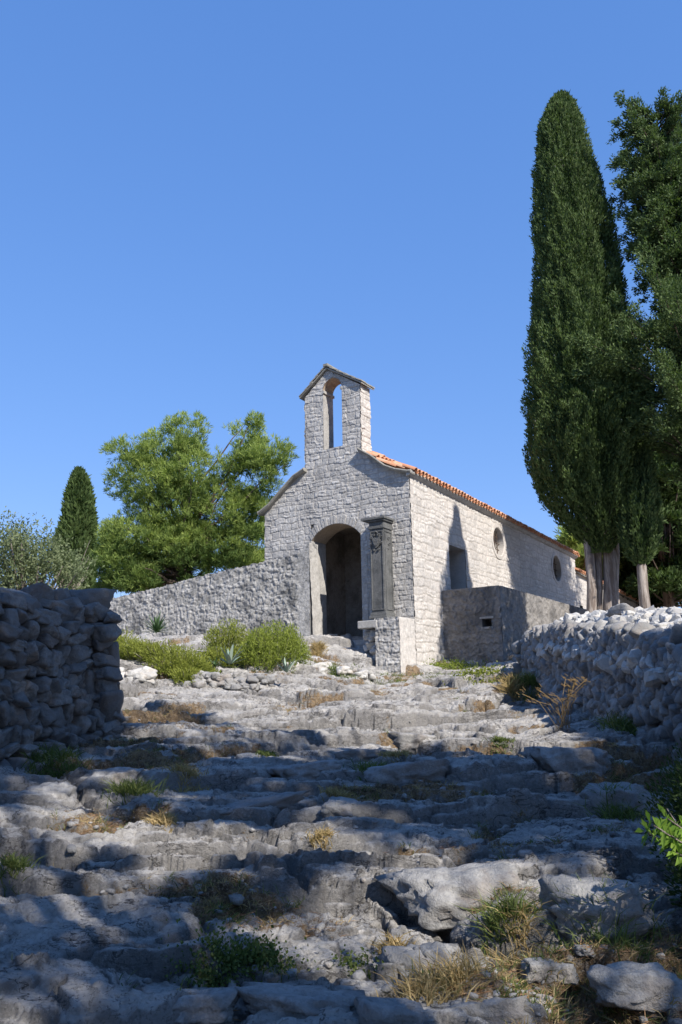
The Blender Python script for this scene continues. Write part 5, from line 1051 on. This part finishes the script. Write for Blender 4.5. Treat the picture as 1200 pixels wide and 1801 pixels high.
# ------------------------------------------------------------------ loose rocks
RK = [(815, 1612, .40, .30, .20, 'big pitted sunlit limestone rock right of the bottom centre', 2), (735, 1690, .24, .2, .14, 'pale cracked rock just below left of the pitted rock', 5), (1060, 1612, .36, .22, .17, 'long rock with a sunlit right end at the lower right', 7),
      (770, 1725 - 25, .12, .12, .08, 'small pale rock tucked under the pitted rock', 8), (990, 1735, .085, .06, .05, 'small grey stone on the needles near the bottom right', 9), (955, 1725, .10, .07, .06, 'grey cobble among fallen needles left of the round white stone', 10), (1073, 1722, .035, .03, .03, 'round white stone at the lower right', 11),
      (1035, 1700, .06, .05, .03, 'flat grey stone behind the cobbles at the lower right', 12), (1135, 1765, .24, .15, .10, 'broad pale rock in the bottom right corner', 13), (865, 1790, .22, .12, .08, 'low flat rock at the bottom edge right of centre', 14), (870, 1750, .15, .08, .05, 'thin flat stone above the bottom edge rock', 15),
      (545, 1778, .36, .14, .09, 'wide grey slab along the bottom edge', 16), (330, 1785, .22, .13, .08, 'grey boulder at the bottom edge left of centre', 17), (690, 1785, .20, .15, .11, 'dark grey fractured rock at the bottom edge in the middle', 18), (1110, 1425, .42, .3, .28, 'shaded cracked boulder at the foot of the right wall', 19),
      (1020, 1335, .42, .25, .20, 'half shaded jagged rock at the end of the sunlit slabs', 20), (200, 1375, .3, .2, .17, 'shaded grey boulder below the left stone wall', 21), (85, 1385, .24, .2, .18, 'sunlit pale rock at the foot of the left stone wall', 22), (640, 1330, .38, .22, .13, 'shaded rounded block left of the mid path crack', 23), (540, 1365, .42, .25, .14, 'dark block with a crack in the middle of the path', 24),
      (730, 1310, .34, .2, .14, 'shaded ledge block at the right of the mid path crack', 25), (600, 1430, .20, .14, .13, 'small tilted stone with a sunlit face in mid path', 26), (410, 1205, .62, .4, .14, 'large flat sunlit slab below the agaves', 27), (560, 1170, .38, .3, .22, 'white rock in front of the chapel doorway', 28), (512, 1180, .22, .2, .2, 'pale upright rock under the green heath bush', 29), (720, 1375, .5, .3, .2, 'broad shaded hump in the middle right of the path', 31), (450, 1415, .4, .25, .12, 'smooth shaded slab left of the tilted stone', 32)]
for px, py, a, b, c, lab, sd_ in RK:
    h_ = hit(px, py + 4)
    if h_ is None: continue
    o = boulder('rock', (h_.x, h_.y + b * .5, gz(h_.x, h_.y + b * .5) - c * .22), (a, b, c), M['rubble'] if sd_ in (11, 28, 29) else M['dry'], sd_, None, .12, 4, .16, 7, spin=np.random.RandomState(sd_).uniform(-.4, .4)); tag(o, lab, 'rock', 'loose rocks and blocks on the path')
# low dry edging around the agaves and left terrace: rows of small stones
def stone_row(label, pts, n, size, seed, mat):
    rng = np.random.RandomState(seed); P0 = Vector(pts[0]); S = Stones(); 
    for i in range(n):
        t = rng.uniform(0, 1); k = min(int(t * (len(pts) - 1)), len(pts) - 2); f_ = t * (len(pts) - 1) - k; p = Vector(pts[k]).lerp(Vector(pts[k + 1]), f_); s_ = size * rng.uniform(.5, 1.2)
        v = stone(rng, (s_ * 1.3, s_, s_ * .7), True, 3, 7, 16, .06) @ rotm(rng, .3).T + np.array([p.x + rng.uniform(-.1, .1), p.y + rng.uniform(-.1, .1), p.z + rng.uniform(-.02, .2)]); S.add(v - np.array(P0), 3, rng.uniform())
    o = S.build('stone_edging', mat); o.location = P0; return tag(o, label, 'stone edging')
def gpp(px, Y, dz=0): p = at_y(px, 1185, Y); return (p.x, Y, gz(p.x, Y) + dz)
stone_row('low edging of dark piled stones under the agaves', [gpp(338, 17.3), gpp(360, 17.5), gpp(420, 17.4), gpp(470, 17.6)], 75, .11, 3, M['dry'])
stone_row('pale piled edging stones at the left below the sprawling heath bush', [gpp(190, 17.2), gpp(225, 17.2), gpp(260, 17.2)], 34, .13, 4, M['rubble'])
stone_row('small pale edging stones right of the white doorway rock', [gpp(585, 19.3), gpp(620, 19.4), gpp(650, 19.5)], 26, .09, 5, M['rubble'])
# pebbles
S = Stones(); rng = np.random.RandomState(44)
N = 4000; yv = np.exp(rng.uniform(math.log(3.2), math.log(19), N)); xv = rng.uniform(-.43, .43, N) * yv; zv, s_ = ground(xv, yv, True); k = np.nonzero((s_ > .3) | (rng.uniform(0, 1, N) < .06))[0][:1100]
for i in k:
    q = rng.uniform(.010, .032) * (1 + .8 * (rng.uniform() < .08)) * (.8 + .03 * yv[i]); S.add(stone(rng, (q * rng.uniform(.8, 1.5), q, q * .65), True, 2, 6, 16, .04) @ rotm(rng, .4).T + np.array([xv[i], yv[i], zv[i] + q * .2]), 2, rng.uniform())
o = S.build('pebbles', M['dry']); tag(o, 'small broken limestone pebbles strewn over the rock', 'pebbles', kind='stuff')
